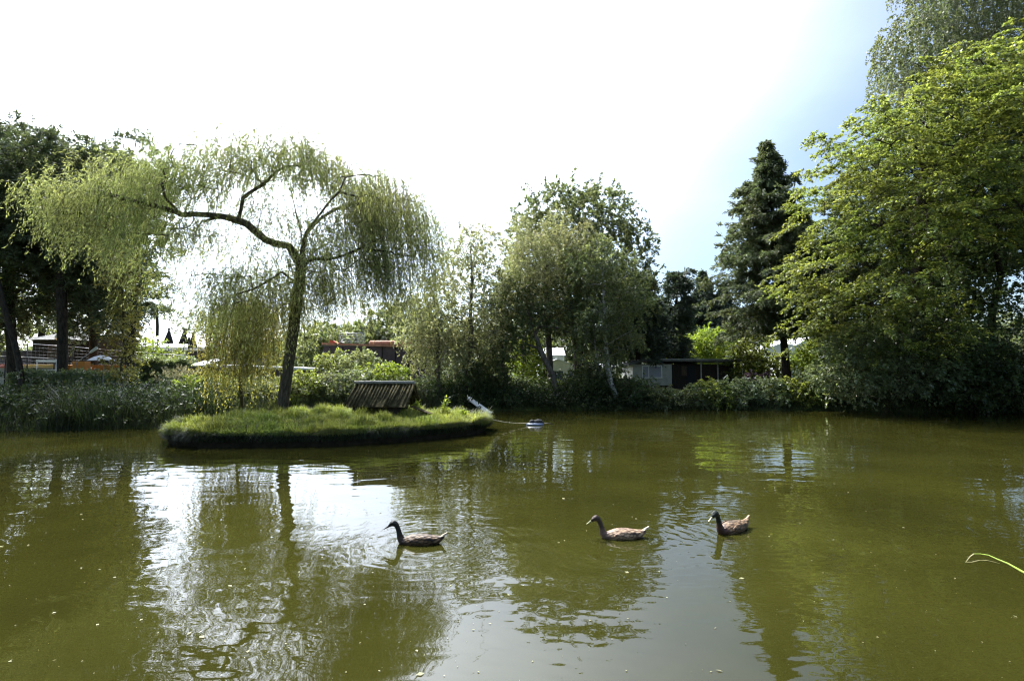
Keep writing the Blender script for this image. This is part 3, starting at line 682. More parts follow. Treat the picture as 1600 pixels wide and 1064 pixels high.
def conifer(name, label, base, top, Rbase, prof, seed, leaf, nlay, perlay, nl, L=.16, W=.05, root_r=.2, sag=.25, clear=.0, irregular=.25, group=None, tw_per=9, tl=.55):
    rng = np.random.default_rng(seed); base = Vector(base); top = Vector(top); t = empty(name, base, label, 'tree', group)
    Hh = top.z - base.z; ax = np.array(top - base)
    parts = []; tp = [np.array(base) - [0, 0, .2]] + [np.array(base) + ax * k / 9 for k in range(1, 10)]
    V0, F0 = grow(tp, [-1] + list(range(9)), np.empty((0, 3)), rng, root_r, .5, 0, .5, .02)
    # tapered trunk
    rr = np.linspace(root_r, .015, 10); V = []
    for i, p in enumerate(tp):
        for k in range(9): V.append(p + np.array([math.cos(k * .698), math.sin(k * .698), 0]) * rr[i])
    Fc = [(i * 9 + k, i * 9 + (k + 1) % 9, (i + 1) * 9 + (k + 1) % 9, (i + 1) * 9 + k) for i in range(9) for k in range(9)]
    parts.append((np.array(V), np.array(Fc)))
    S, D, Ln, dr = [], [], [], []
    BS, BD, BL_, Bdr = [], [], [], []
    for i in range(nlay):
        h = clear + (1 - clear) * ((i + .5) / nlay); R = Rbase * prof((h - clear) / (1 - clear))
        o = np.array(base) + ax * h
        for j in range(perlay):
            a = rng.random() * 6.283; l = R * (1 - irregular + 2 * irregular * rng.random()); e = .25 * h + .05 + rng.normal() * .08
            d = np.array([math.cos(a), math.sin(a), e]); d /= np.linalg.norm(d); s = sag * l * (1 - .6 * h)
            BS.append(o); BD.append(d); BL_.append(l); Bdr.append(s)
            m = max(3, int(tw_per * l / max(Rbase, 1) + 3))
            tt = .15 + .85 * rng.random(m)
            sp = o + d * (l * tt)[:, None]; sp[:, 2] -= s * tt ** 2
            side = np.array([-d[1], d[0], 0]); sg = rng.choice([-1, 1], m)
            dd = d * .6 + side * (sg * (.3 + .6 * rng.random(m)))[:, None] + rng.normal(size=(m, 3)) * .2; dd[:, 2] -= .15
            S.append(sp); D.append(unit(dd)); Ln.append(tl * min(1, .35 + l / Rbase) * (1.1 - .5 * tt) * (.6 + .8 * rng.random(m))); dr.append(tl * .5 * rng.random(m))
    parts.append(twigs(np.array(BS), np.array(BD), np.array(BL_), np.array(Bdr), .025, 5))
    S = np.concatenate(S); D = np.concatenate(D); Ln = np.concatenate(Ln); dr = np.concatenate(dr)
    Q = sprays(rng, S, D, Ln, dr, nl, L, W, .7, .3)
    V, Fc = merge(parts); b = np.array(base)
    link('trunk', np_mesh('trunk', V - b, Fc, True), M['bark_dark'], t); leaf_obj('crown', Q, leaf, t, b)
    return t
spr = lambda h: min(1.0, .03 + 1.45 * (1 - h) ** 1.05) * (1.0 if h > .1 else .8)
conifer('spruce_tree', 'tall dark spruce left of the big sunlit tree, with bare lower trunk', gb(1232, 30.5), P(1196, 222, 30.5), 3.3, spr, 41, M['needle'], 56, 8, 30, .17, .055, .24, clear=.24, tw_per=20, tl=.6, irregular=.4, sag=.25)
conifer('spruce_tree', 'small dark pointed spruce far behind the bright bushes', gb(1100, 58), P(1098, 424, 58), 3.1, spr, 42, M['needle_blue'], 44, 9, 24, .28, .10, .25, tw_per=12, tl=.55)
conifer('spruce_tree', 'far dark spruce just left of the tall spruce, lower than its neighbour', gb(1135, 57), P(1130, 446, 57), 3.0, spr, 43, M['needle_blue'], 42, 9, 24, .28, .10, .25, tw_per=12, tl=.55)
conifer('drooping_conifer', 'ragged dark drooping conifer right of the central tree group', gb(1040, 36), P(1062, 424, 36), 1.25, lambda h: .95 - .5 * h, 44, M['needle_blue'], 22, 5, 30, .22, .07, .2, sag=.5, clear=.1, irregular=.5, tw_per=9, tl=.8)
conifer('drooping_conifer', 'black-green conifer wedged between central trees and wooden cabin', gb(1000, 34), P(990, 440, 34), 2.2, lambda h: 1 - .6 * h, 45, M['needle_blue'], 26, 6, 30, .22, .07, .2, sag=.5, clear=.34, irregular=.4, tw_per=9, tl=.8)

# ------------------------------------------------------------------ centre trees
broad_tree('oak_tree', 'tallest round-topped tree of the central group, behind the others', 'tree', gb(905, 33), P(905, 320, 33),
           [ell(900, 350, 33, 95, 55, 3.4), ell(870, 320, 33, 45, 26, 2), ell(945, 330, 33, 45, 28, 2), ell(985, 400, 33, 36, 45, 2), ell(850, 400, 33, 60, 60, 2.5), ell(960, 470, 33, 60, 60, 2.5), ell(820, 460, 33, 40, 60, 2.0), ell(1000, 470, 33, 26, 50, 1.8), ell(900, 450, 33.5, 100, 80, 2.5)],
           51, M['oak_leaf'], M['bark_dark'], 640, .72, 8, 22, .15, .10, .3, gap=.3, shell=.4, droop=.1)
broad_tree('pale_willow', 'pale silvery green full tree at centre, front of the tallest one', 'tree', gb(862, 28.5), P(850, 390, 28.5),
           [ell(828, 408, 28.5, 40, 50, 2.0), ell(862, 378, 28.3, 30, 34, 1.8), ell(898, 398, 28.3, 34, 42, 1.8), ell(806, 455, 28.5, 30, 40, 1.6), ell(860, 460, 28.2, 60, 40, 2.0), ell(815, 362, 28.5, 16, 24, 1.0), ell(872, 350, 28.5, 14, 18, .9), ell(915, 372, 28.4, 16, 24, 1.0)],
           52, M['birch_leaf'], M['bark_grey'], 500, .46, 8, 24, .10, .04, .16, out_=.6, up_=.1, droop=.22, tlen=.42, gap=.38, shell=.4, lup=.2)
# leaning birch with two stems
bb_ = gb(966, 26.3); rngb = np.random.default_rng(3)
bt = [np.array(bb_) - [0, 0, .1]] + [np.array(P(x, y, 26.3)) for x, y in ((962, 618), (955, 600), (950, 580), (947, 555), (946, 530), (945, 500), (944, 470), (943, 445), (940, 420), (936, 395))]
broad_tree('birch_tree', 'leaning birch with whitish trunk rising from the far waterline', 'tree', bb_, None,
           [ell(930, 420, 27, 50, 45, 1.9), ell(965, 460, 27, 45, 45, 1.9), ell(985, 425, 27, 24, 34, 1.4), ell(955, 400, 27, 14, 26, 1.0), ell(1003, 460, 27, 14, 24, 1.0), ell(930, 500, 26.8, 45, 40, 1.8), ell(965, 525, 26.8, 32, 32, 1.4), ell(925, 550, 26.6, 28, 30, 1.3), ell(945, 570, 27, 24, 18, 1.2)],
           53, M['alder_leaf'], M['bark_birch'], 430, .48, 7, 20, .10, .07, .13, out_=.6, up_=.0, droop=.25, tlen=.4, gap=.35, shell=.35, lup=.2, trunk=bt)
st = MB(); st.tube([bb_ + Vector((-.12, .05, -.1)), P(958, 610, 26.4), P(946, 597, 26.5), P(937, 582, 26.6), P(932, 560, 26.7), P(929, 530, 26.8)], [.07, .065, .06, .055, .05, .04])
s_ = st.build('stem', M['bark_birch'], bpy.data.objects['birch_tree']); s_.location = -bb_
broad_tree('slender_tree', 'slim airy tree with one straight dark trunk beside the white plank', 'tree', gb(727, 26.2), P(735, 385, 26.2),
           [ell(735, 395, 26.2, 42, 36, 1.5), ell(705, 440, 26.2, 42, 40, 1.6), ell(755, 440, 26.2, 36, 40, 1.5), ell(690, 500, 26.2, 40, 45, 1.6), ell(750, 510, 26.2, 45, 50, 1.6), ell(760, 375, 26.2, 22, 22, 1)],
           54, M['birch_leaf'], M['bark_grey'], 360, .48, 6, 17, .10, .065, .14, out_=.5, up_=.1, droop=.2, tlen=.4, gap=.55, shell=.15, lup=.2)
broad_tree('slender_tree', 'low grey-green tree with ivy-clad thin trunk right of the duck house', 'tree', gb(686, 25.3), P(684, 500, 25.3),
           [ell(670, 520, 25.3, 40, 36, 1.5), ell(700, 545, 25.3, 36, 30, 1.3), ell(655, 480, 25.6, 28, 28, 1.2), ell(665, 555, 25.4, 30, 22, 1.2)],
           55, M['birch_leaf'], M['bark_grey'], 270, .42, 6, 17, .10, .06, .10, out_=.5, up_=-.05, droop=.35, tlen=.4, gap=.35, shell=.25, lup=.2)
broad_tree('alder_tree', 'dark leafy tree with forked trunk in front of the white chalet', 'tree', gb(868, 26.4), P(850, 480, 26.6),
           [ell(820, 500, 27.4, 50, 36, 1.6), ell(870, 490, 27.4, 45, 32, 1.6), ell(790, 540, 27, 36, 30, 1.4), ell(910, 505, 27, 30, 36, 1.5), ell(840, 470, 27.6, 50, 30, 1.5)],
           56, M['dark_leaf'], M['bark_grey'], 300, .5, 6, 18, .10, .07, .13, gap=.45, droop=.2, tlen=.45, trunk=[np.array(P(x, y, 26.5)) for x, y in ((872, 632), (868, 605), (864, 585), (858, 575), (850, 560), (843, 545), (838, 528), (830, 505))])
broad_tree('alder_tree', 'dark leafy tree between the slim tree and the white chalet', 'tree', gb(785, 27.3), P(785, 450, 27.3),
           [ell(785, 470, 27.6, 42, 45, 1.7), ell(765, 540, 27.3, 38, 40, 1.5), ell(770, 575, 27, 26, 30, 1.3), ell(740, 570, 27.5, 36, 36, 1.3)],
           57, M['oak_leaf'], M['bark_dark'], 330, .5, 6, 20, .10, .07, .14, gap=.2, droop=.2, tlen=.45)
# dark bushes on the shadowed far bank
def shrub(label, px, Y, blobs, seed, leaf, n=150, L=.10, W=.06, sp=.34, flat=.2, group=None, name='shrub', nl=16, tw=6, tlen=.36, gap=.1, z0=None):
    b = gb(px, Y); 
    return broad_tree(name, label, 'shrub', b, Vector((b.x, Y, b.z + .5)), [ell(*q) for q in blobs], seed, leaf, M['twig'], n, sp, tw, nl, L, W, .05, flat=flat, droop=.12, tlen=tlen, gap=gap, shell=.3, group=group, trunk_name='stem')
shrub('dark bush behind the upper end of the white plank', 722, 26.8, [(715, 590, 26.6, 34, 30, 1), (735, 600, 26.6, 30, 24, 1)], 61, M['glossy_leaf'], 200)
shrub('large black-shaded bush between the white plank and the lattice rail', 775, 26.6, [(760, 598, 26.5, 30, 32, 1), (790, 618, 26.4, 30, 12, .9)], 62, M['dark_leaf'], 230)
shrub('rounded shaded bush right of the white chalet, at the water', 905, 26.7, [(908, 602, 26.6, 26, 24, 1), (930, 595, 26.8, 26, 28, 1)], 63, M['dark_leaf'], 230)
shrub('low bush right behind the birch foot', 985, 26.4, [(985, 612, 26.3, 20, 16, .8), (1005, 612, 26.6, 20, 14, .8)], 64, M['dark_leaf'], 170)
shrub('yellow-lit bush glowing behind the lattice rail', 828, 31, [(825, 560, 31, 26, 28, 1), (835, 600, 30.5, 28, 16, .8)], 65, M['bright_leaf'], 200, .11, .07)
seed = 70
for i, (lab, px, py, rx, ry, lf) in enumerate([
        ('low dull green bush on the bank below the cabin window', 1025, 618, 30, 11, 'oak_leaf'), ('low bush on the bank below the dark cabin wall', 1070, 617, 32, 12, 'oak_leaf'),
        ('yellow-green bush on the bank below the cabin corner', 1110, 612, 28, 16, 'maple_leaf'), ('broad-leaved bush on the bank right of the cabin', 1150, 612, 32, 18, 'glossy_leaf'),
        ('leafy lit bush directly left of the spruce trunk foot', 1195, 612, 34, 20, 'glossy_leaf'), ('lit bush on the bank in front of the spruce trunk', 1238, 612, 32, 20, 'maple_leaf'),
        ('rounded lit bush between spruce trunk and glossy bush', 1280, 605, 32, 32, 'glossy_leaf')]):
    shrub(lab, px, 26.6, [(px, py, 26.0, rx, ry, .9), (px + 12, py + 8, 25.7, rx * .8, ry * .7, .7)], seed + i, M[lf], 230, .10, .07, .3, name='bank_shrub', tlen=.24)
shrub('bright yellow-green bush behind the left part of the cabin roof', 1075, 42, [(1075, 548, 42, 28, 24, 1.6), (1095, 535, 42, 22, 18, 1.4)], 81, M['bright_leaf'], 210, .16, .10, .5, tlen=.5)
shrub('bright green tall bush behind the middle of the cabin roof', 1118, 42, [(1118, 545, 42, 30, 26, 1.6), (1135, 530, 42, 20, 16, 1.3)], 82, M['bright_leaf'], 230, .16, .10, .5, tlen=.5)
shrub('yellowish bush at the right end of the cabin', 1160, 33, [(1160, 570, 33, 26, 34, 1.2), (1172, 545, 33, 18, 22, 1)], 83, M['maple_leaf'], 240, .13, .08, .4)
shrub('green bush under the white awning roof, left of spruce trunk', 1205, 33, [(1205, 575, 33, 28, 22, 1.1), (1190, 565, 33, 18, 16, .9)], 84, M['maple_leaf'], 210, .13, .08, .38)
shrub('bright bush right of the spruce trunk before the white house', 1262, 32, [(1262, 565, 32, 24, 22, 1.1), (1285, 555, 32, 22, 30, 1.1)], 85, M['bright_leaf'], 230, .13, .08, .38)
shrub('small purple-leaved bush at the end of the cabin', 1183, 30.5, [(1183, 592, 30.5, 14, 9, .5)], 86, M['purple_leaf'], 60, .09, .06, .25)
# ------------------------------------------------------------------ left shore: pines, trunks
def pine(name, label, px, Y, trunk_px, E, seed, n=260, sp=.75, leaf='needle', L=.20, W=.045, tw=9, nl=34, r=.2, gap=.35, bark='bark_dark'):
    tr = [np.array(P(x, y, Y)) for x, y in trunk_px]; b = Vector(tr[0])
    b.z = gz(b.x, Y); tr = [np.array(b) - [0, 0, .15]] + tr[1:]
    return broad_tree(name, label, 'tree', b, None, [ell(*e) for e in E], seed, M[leaf], M[bark], n, sp, tw, nl, L, W, r, out_=.5, up_=.1, droop=.08, tlen=.42, gap=gap, shell=.3, trunk=tr, climb=.2, flat=.3, lup=.2)
pine('pine_tree', 'huge dark pine at the far left edge', 15, 25, [(20, 600), (18, 540), (14, 480), (10, 420), (12, 360), (18, 300), (24, 250), (28, 215)],
     [(20, 260, 25, 62, 60, 2.6), (-40, 300, 25, 70, 90, 2.6), (50, 330, 25, 60, 60, 2.2), (10, 400, 25, 60, 50, 2.4), (-30, 480, 25, 60, 60, 2), (30, 215, 25, 36, 22, 1.5), (60, 450, 26, 40, 40, 2)], 101, 640, .62, gap=.12)
pine('pine_tree', 'dark pine with straight bare trunk, second from the left', 97, 24, [(98, 618), (97, 580), (97, 530), (96, 480), (95, 430), (96, 380), (98, 330), (102, 280), (108, 232)],
     [(105, 246, 24, 44, 26, 2.2), (150, 245, 24.5, 36, 18, 1.6), (75, 270, 24, 44, 30, 2.2), (80, 320, 24, 60, 40, 2.2), (130, 310, 24.5, 55, 40, 2.2), (100, 380, 24.5, 55, 36, 2.0), (60, 400, 24, 40, 34, 1.8), (130, 430, 26, 50, 40, 2)], 102, 480, .62, r=.19, gap=.15)
pine('pine_tree', 'pine behind the willow limb, its top against the sky', 205, 24.5, [(207, 622), (205, 590), (203, 560), (204, 520), (208, 470), (212, 420), (214, 370), (214, 320), (216, 270), (222, 218)],
     [(218, 238, 24.5, 30, 22, 1.5), (175, 275, 25, 40, 30, 2), (230, 300, 25, 34, 30, 1.8), (170, 350, 25, 46, 46, 2.2), (225, 370, 25, 32, 36, 1.7), (165, 420, 25, 44, 40, 2.0), (235, 440, 24.6, 26, 26, 1.3), (200, 480, 25, 30, 30, 1.4), (150, 480, 26, 40, 36, 1.6)], 103, 420, .68, r=.2, gap=.25)
pine('pine_tree', 'dim pine between the two straight trunks', 145, 29, [(145, 590), (146, 540), (147, 480), (148, 420), (150, 350), (150, 290)],
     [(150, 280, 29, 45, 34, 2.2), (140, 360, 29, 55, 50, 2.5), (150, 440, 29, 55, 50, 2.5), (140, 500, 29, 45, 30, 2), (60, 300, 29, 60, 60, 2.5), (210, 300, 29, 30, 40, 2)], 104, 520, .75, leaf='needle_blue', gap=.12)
pine('pine_tree', 'small lone umbrella-shaped pine on the skyline beyond the marquee', 245, 60, [(246, 535), (246, 510), (245, 490), (246, 482)],
     [(245, 483, 60, 22, 5, 1.2), (228, 478, 60, 12, 4, 1)], 105, 50, .7, L=.3, W=.07, nl=18, r=.15, gap=0)
pine('leaning_tree', 'thin bare trunk leaning left at the far left edge', 30, 22.5, [(40, 600), (30, 570), (22, 535), (12, 500), (4, 470), (-6, 430), (-20, 390)],
     [(-25, 390, 22.5, 40, 30, 1.5), (-10, 340, 22.5, 40, 30, 1.5)], 106, 80, .7, r=.11)
broad_tree('lime_tree', 'light green broadleaf tree behind the hip-roofed shed', 'tree', gb(60, 38), P(60, 430, 38),
           [ell(50, 470, 38, 60, 45, 2.5), ell(110, 500, 38, 40, 30, 2), ell(10, 500, 38, 40, 40, 2), ell(90, 450, 38, 40, 30, 2)], 111, M['maple_leaf'], M['bark_dark'], 260, .85, 7, 18, .17, .11, .2, gap=.35)
broad_tree('ivy_tree', 'yellow-green vine-covered small tree hanging round the pine trunk by the hedge', 'tree', gb(190, 22.5), P(192, 430, 22.3),
           [ell(190, 440, 22, 24, 30, .8), ell(188, 500, 22, 22, 34, .7), ell(195, 560, 22, 20, 30, .6), ell(215, 430, 22, 22, 18, .7), ell(185, 395, 22, 30, 20, .8)], 112, M['gold_leaf'], M['twig'], 190, .34, 5, 13, .10, .065, .06, gap=.4, droop=.25, tlen=.35)
broad_tree('thin_tree', 'thin bluish tree on the skyline behind the closed parasols', 'tree', gb(290, 55), P(292, 495, 55),
           [ell(290, 505, 55, 26, 16, 1.6), ell(312, 512, 55, 14, 12, 1.2)], 113, M['oak_leaf'], M['bark_dark'], 60, .9, 5, 10, .22, .12, .12, gap=.5)
broad_tree('round_bush', 'ball-shaped yellow-green bush in front of the marquee', 'shrub', gb(240, 36), P(240, 545, 36),
           [ell(235, 545, 36, 16, 12, .6), ell(240, 552, 36, 14, 9, .5)], 114, M['bright_leaf'], M['twig'], 70, .3, 6, 12, .12, .07, .05, gap=0, trunk_name='stem')
broad_tree('round_bush', 'small clipped yellow-green bush right of the ball-shaped one, against the plum wall', 'shrub', gb(276, 34), P(276, 565, 34),
           [ell(276, 560, 34, 10, 9, .4)], 115, M['maple_leaf'], M['twig'], 40, .24, 6, 12, .11, .06, .04, gap=0, trunk_name='stem')

def hedge(label, p0, p1, h, th, seed, leaf, n, L=.10, W=.06, z0=None):
    rng = np.random.default_rng(seed); a = np.array(p0, float); b = np.array(p1, float)
    mid = (a + b) / 2; zb = gz(*mid); o = empty('hedge', (mid[0], mid[1], zb), label, 'hedge')
    d = b - a; ln = np.linalg.norm(d); d /= ln; s = np.array([-d[1], d[0]])
    core = MB(); core.box((0, 0, h * .45), (ln * .97, th * .55, h * .8), math.atan2(d[1], d[0]), .1); core.build('dark_core', M['soil'], o)  # solid dark box stands in for the shade inside the foliage
    u = rng.random(n); v = rng.random(n) * 2 - 1; w = rng.random(n) ** .6
    side = rng.random(n)
    top = side < .4; w = np.where(top, 1 + rng.normal(size=n) * .05 + .06 * np.sin(u * ln * 3), w); v = np.where(top, v, np.where(side < .9, -1, 1) * (1 + rng.normal(size=n) * .12))
    X = np.stack([mid[0] + d[0] * (u - .5) * ln + s[0] * v * th / 2, mid[1] + d[1] * (u - .5) * ln + s[1] * v * th / 2, zb + w * h], -1)
    D = unit(rng.normal(size=(n, 3)) + np.array([0, -.3, .6])); Q = sprays(rng, X, D, .15, .03, 5, L, W, 1.0, .8)
    leaf_obj('foliage', Q, leaf, o, (mid[0], mid[1], zb))
def hp(px, Y): return (P(px, 600, Y).x, Y)
hedge('long dark clipped hedge behind the reeds, between the straight trunks', hp(30, 23.2), hp(205, 23.2), 1.15, .9, 121, M['glossy_leaf'], 3800)
hedge('sunlit laurel hedge right of the pine trunk', hp(212, 26), hp(300, 26.5), 1.35, 1.0, 122, M['glossy_leaf'], 2600)

# ------------------------------------------------------------------ bank plants: reeds, undergrowth
def reeds():
    rng = np.random.default_rng(131); n = 15000
    X = -21 + rng.random(n) * 12.0; sh = np.interp(X, [-26, -16.5, -13.5, -10.5, -8.5], [15.5, 16.6, 16.9, 17.4, 19.6])
    Y = sh - .25 + rng.random(n) ** 1.3 * 4.2; Z = ground_z(X, Y) - .05
    hh = (.8 + .45 * np.sin(X * 1.3 + .6 * np.sin(X * 3.1)) * np.sin(Y * 1.1 + 2)) * (.45 + .75 * rng.random(n))
    a = blades(rng, X, Y, Z, hh, .024, .65, 4)
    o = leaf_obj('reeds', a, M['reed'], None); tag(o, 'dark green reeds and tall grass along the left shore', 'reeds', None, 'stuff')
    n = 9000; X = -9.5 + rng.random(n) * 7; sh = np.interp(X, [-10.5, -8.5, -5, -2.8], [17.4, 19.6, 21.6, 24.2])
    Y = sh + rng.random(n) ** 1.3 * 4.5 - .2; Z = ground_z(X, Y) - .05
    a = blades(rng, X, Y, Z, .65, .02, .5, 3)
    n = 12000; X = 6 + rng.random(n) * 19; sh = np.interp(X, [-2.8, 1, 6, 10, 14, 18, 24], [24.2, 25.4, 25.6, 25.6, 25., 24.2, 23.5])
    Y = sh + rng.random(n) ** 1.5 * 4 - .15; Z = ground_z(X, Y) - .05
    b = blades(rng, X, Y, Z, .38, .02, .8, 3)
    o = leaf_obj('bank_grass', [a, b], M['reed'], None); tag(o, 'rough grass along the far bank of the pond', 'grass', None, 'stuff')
reeds()
def leafy_mass(name, label, pts, seed, leaf, n, rad, L=.1, W=.065, cat='undergrowth'):
    """ground-hugging leafy cover, one mass"""
    rng = np.random.default_rng(seed); pts = np.array(pts); k = rng.integers(0, len(pts) - 1, n); t = rng.random(n)
    c = pts[k] * (1 - t)[:, None] + pts[k + 1] * t[:, None]
    c = c + rng.normal(size=(n, 3)) * np.array([rad * .5, rad, rad * .35]); g = ground_z(c[:, 0], c[:, 1]); c[:, 2] = np.maximum(np.abs(c[:, 2] - g), .05) + g
    D = unit(rng.normal(size=(n, 3)) + [0, 0, .5]); Q = sprays(rng, c, D, .3, .05, 12, L, W, 1, .6)
    o = leaf_obj(name, Q, leaf, None); tag(o, label, cat, None, 'stuff')
def gp(px, Y, dz=.3):
    x = P(px, 600, Y).x; return (x, Y, gz(x, Y) + dz)
leafy_mass('undergrowth', 'dark tangled undergrowth in the shade of the central trees', [gp(640, 25.8), gp(700, 26.8, .5), gp(780, 27.6, .6), gp(860, 27.6, .3), gp(930, 27.6, .6), gp(1000, 27.4, .5)], 141, M['dark_leaf'], 3600, .8)
leafy_mass('undergrowth', 'mixed undergrowth on the right bank behind the glossy bush', [gp(1290, 26, .5), gp(1380, 26, .8), gp(1480, 25.6, .8), gp(1600, 25.2, .8), gp(1700, 25.2, .8)], 142, M['dark_leaf'], 3600, 1.0)
leafy_mass('undergrowth', 'sunlit weeds and low brambles behind the island', [gp(250, 21, .3), gp(330, 21.5, .5), gp(420, 22, .5), gp(500, 22.5, .6), gp(580, 23.5, .6), gp(660, 24.8, .4)], 143, M['oak_leaf'], 3200, .7)
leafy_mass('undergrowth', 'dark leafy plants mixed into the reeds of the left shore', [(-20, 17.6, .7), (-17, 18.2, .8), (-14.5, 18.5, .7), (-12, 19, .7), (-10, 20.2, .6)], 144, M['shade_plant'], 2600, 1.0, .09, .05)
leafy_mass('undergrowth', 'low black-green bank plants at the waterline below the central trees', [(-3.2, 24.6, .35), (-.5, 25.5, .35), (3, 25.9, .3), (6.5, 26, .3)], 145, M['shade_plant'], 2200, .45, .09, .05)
for i, (px, Y, py, rx, ry, lf, lab) in enumerate([
        (300, 20.3, 612, 22, 20, 'bright_leaf', 'bright leafy bush left of the golden curtain, on the bank behind the island'),
        (345, 20.6, 610, 24, 22, 'maple_leaf', 'leafy bush under the golden curtain of leaves'),
        (395, 20.8, 612, 24, 20, 'oak_leaf', 'grey-green bush just left of the willow trunk foot'),
        (470, 21.2, 606, 26, 22, 'maple_leaf', 'yellowish bush just right of the willow trunk foot'),
        (515, 21.8, 608, 26, 22, 'oak_leaf', 'brownish green bush between willow trunk and duck house'),
        (520, 25.5, 566, 22, 12, 'maple_leaf', 'yellowish airy bush in front of the left end of the plum building'),
        (562, 24.8, 566, 26, 18, 'alder_leaf', 'dull olive bush in front of the middle of the plum building'),
        (600, 23.5, 580, 34, 9, 'bright_leaf', 'bright green shrub showing above the duck house roof'),
        (560, 22.6, 600, 24, 20, 'glossy_leaf', 'dark glossy bush behind the left end of the duck house')]):
    shrub(lab, px, Y + .3, [(px, py, Y, rx, ry, .7)], 151 + i, M[lf], 130, .085, .055, .26, tlen=.3)
for i, (px, Y, lab) in enumerate([(652, 15.9, 'upright weed beside the open right end of the duck house'), (694, 16.2, 'tall pale weed spike at the right part of the island'), (722, 16.1, 'small bright weed near the right tip of the island')]):
    x = P(px, 600, Y).x; b = Vector((x, Y, isl_top(x, Y) - .05)); rng = np.random.default_rng(160 + i)
    hh = [.42, .55, .28][i]; o = empty('weed', b, lab, 'plant'); mb = MB(); mb.tube([(0, 0, 0), (.02, 0, hh * .5), (.03, .01, hh)], [.008, .006, .003], 5); mb.build('stem', M['stem_green'], o)
    n = 60; t = rng.random(n); X = np.stack([.02 + rng.normal(size=n) * .02, rng.normal(size=n) * .02, t * hh], -1)
    D = unit(rng.normal(size=(n, 3)) + [0, 0, .3]); leaf_obj('foliage', sprays(rng, X, D, .1 , .02, 3, .09, .035, .7, .6), M['bright_leaf'], o)
# pampas
rngp = np.random.default_rng(170)
for i, (px, Y, h, lab) in enumerate([(268, 23, 1.0, 'left cream feathery grass clump before the laurel hedge'), (290, 23.4, 1.15, 'taller cream feathery grass clump below the white roof end')]):
    x = P(px, 600, Y).x; b = Vector((x, Y, gz(x, Y))); o = empty('pampas_grass', b, lab, 'plant', 'feathery grass clumps')
    n = 330; X = rngp.normal(size=n) * .22; Yy = rngp.normal(size=n) * .22
    a = blades(rngp, X, Yy, np.zeros(n), h, .02, .6, 4); leaf_obj('leaves', a, M['reed'], o)
    S = np.stack([rngp.normal(size=60) * .35, rngp.normal(size=60) * .3, h * (.75 + .4 * rngp.random(60))], -1); D = unit(rngp.normal(size=(60, 3)) * .4 + [0, 0, 1])
    leaf_obj('plumes', sprays(rngp, S, D, .3, .05, 26, .07, .014, .9, 0), M['pampas'], o)
# distant wood
def distant():
    rng = np.random.default_rng(181); ch = []
    for Y, p0, p1, y0, n, sz in ((66, -200, 330, 555, 2600, 3.0), (60, 480, 700, 512, 1900, 3.0), (75, 300, 520, 548, 1500, 2.5), (78, 640, 1750, 505, 9000, 4.0), (110, -1500, 3200, 545, 9000, 5)):
        px = p0 + rng.random(n) * (p1 - p0); X = (px - 800) / F * Y
        topz = CAMH + (HOR - y0) / F * Y + 1.2 * np.sin(X * .35) + .8 * np.sin(X * .9 + 1)
        Z = 1.2 + (topz - 1.2) * rng.random(n) ** .75
        C = np.stack([X, Y + rng.normal(size=n) * sz, Z], -1)
        D = unit(rng.normal(size=(n, 3)) + [0, 0, .3]); ch.append(sprays(rng, C, D, 1.0, .2, 14, .42, .3, 1, .6))
    o = leaf_obj('distant_wood', ch, M['oak_leaf'], None); tag(o, 'far-off wood closing the view beyond the campsite', 'wood', None, 'stuff')
distant()

# ------------------------------------------------------------------ duck house on the island
def duck_house():
    c = P(600, 632, 16.0); zb = isl_top(c.x, 16.0) - .04
    o = empty('duck_house', (c.x, 16.0, zb), 'low wooden duck house with mossy slatted pitched roof on the island', 'duck house', None, math.radians(-8))
    L, Wd, hw, hr = 1.75, 1.05, .28, .88
    b = MB(); b.box((-.1, -.32, hw / 2 + .05), (L * .82, .05, hw + .1)); b.box((-.1, .32, hw / 2 + .05), (L * .82, .05, hw + .1)); b.box((-L * .45, 0, .25), (.05, .64, .5)); b.build('wall', M['dark_wood'], o)
    fl = MB(); fl.box((-.05, 0, .03), (L * .9, .7, .04)); fl.build('floor', M['dark_wood'], o)
    rng = random.Random(4); ang = math.atan2(hr - .27, Wd / 2 + .12)
    for s, nm in ((-1, 'roof'), (1, 'roof')):
        r = MB(); n = 17
        sl = math.hypot(hr - .27, .64)
        r.box((0, s * .33, (hr + .27) / 2 - .035), (L, sl * .97, .02), rx=-s * ang)
        for k in range(n):
            x = -L / 2 + (k + .5) * L / n + rng.uniform(-.018, .018); pr = rng.uniform(.024, .038)
            y1 = s * (.66 + rng.uniform(-.07, .05))
            p0 = Vector((x + rng.uniform(-.01, .01), s * .01, hr + .005)); p1 = Vector((x - .05 + rng.uniform(-.035, .035), y1, .27 - rng.uniform(-.02, .05)))
            r.tube([p0, (p0 + p1) / 2 + Vector((0, 0, rng.uniform(-.01, .01))), p1], [pr, pr * 1.05, pr * .9], 7)
        r.build(nm, M['shaded_mossy_wood'], o)
    rd = MB(); rd.tube([(-L / 2 - .04, 0, hr + .045), (0, 0, hr + .05), (L / 2 + .05, 0, hr + .04)], .045, 8); rd.build('ridge_pole', M['grey_wood'], o)
    g = MB()
    for s in (-1, 1): g.tube([(L / 2 + .03, s * .03, hr), (L / 2 + .03, s * .68, .24)], .035, 7)
    g.build('barge_pole', M['shaded_mossy_wood'], o)
    rp = MB(); rp.box((L / 2 + .28, -.1, .14), (.62, .3, .03), ry=.35)
    for k in range(4): rp.box((L / 2 + .08 + k * .13, -.1, .225 - k * .047), (.025, .28, .02), ry=.35)
    rp.build('entrance_ramp', M['shaded_mossy_wood'], o)
duck_house()

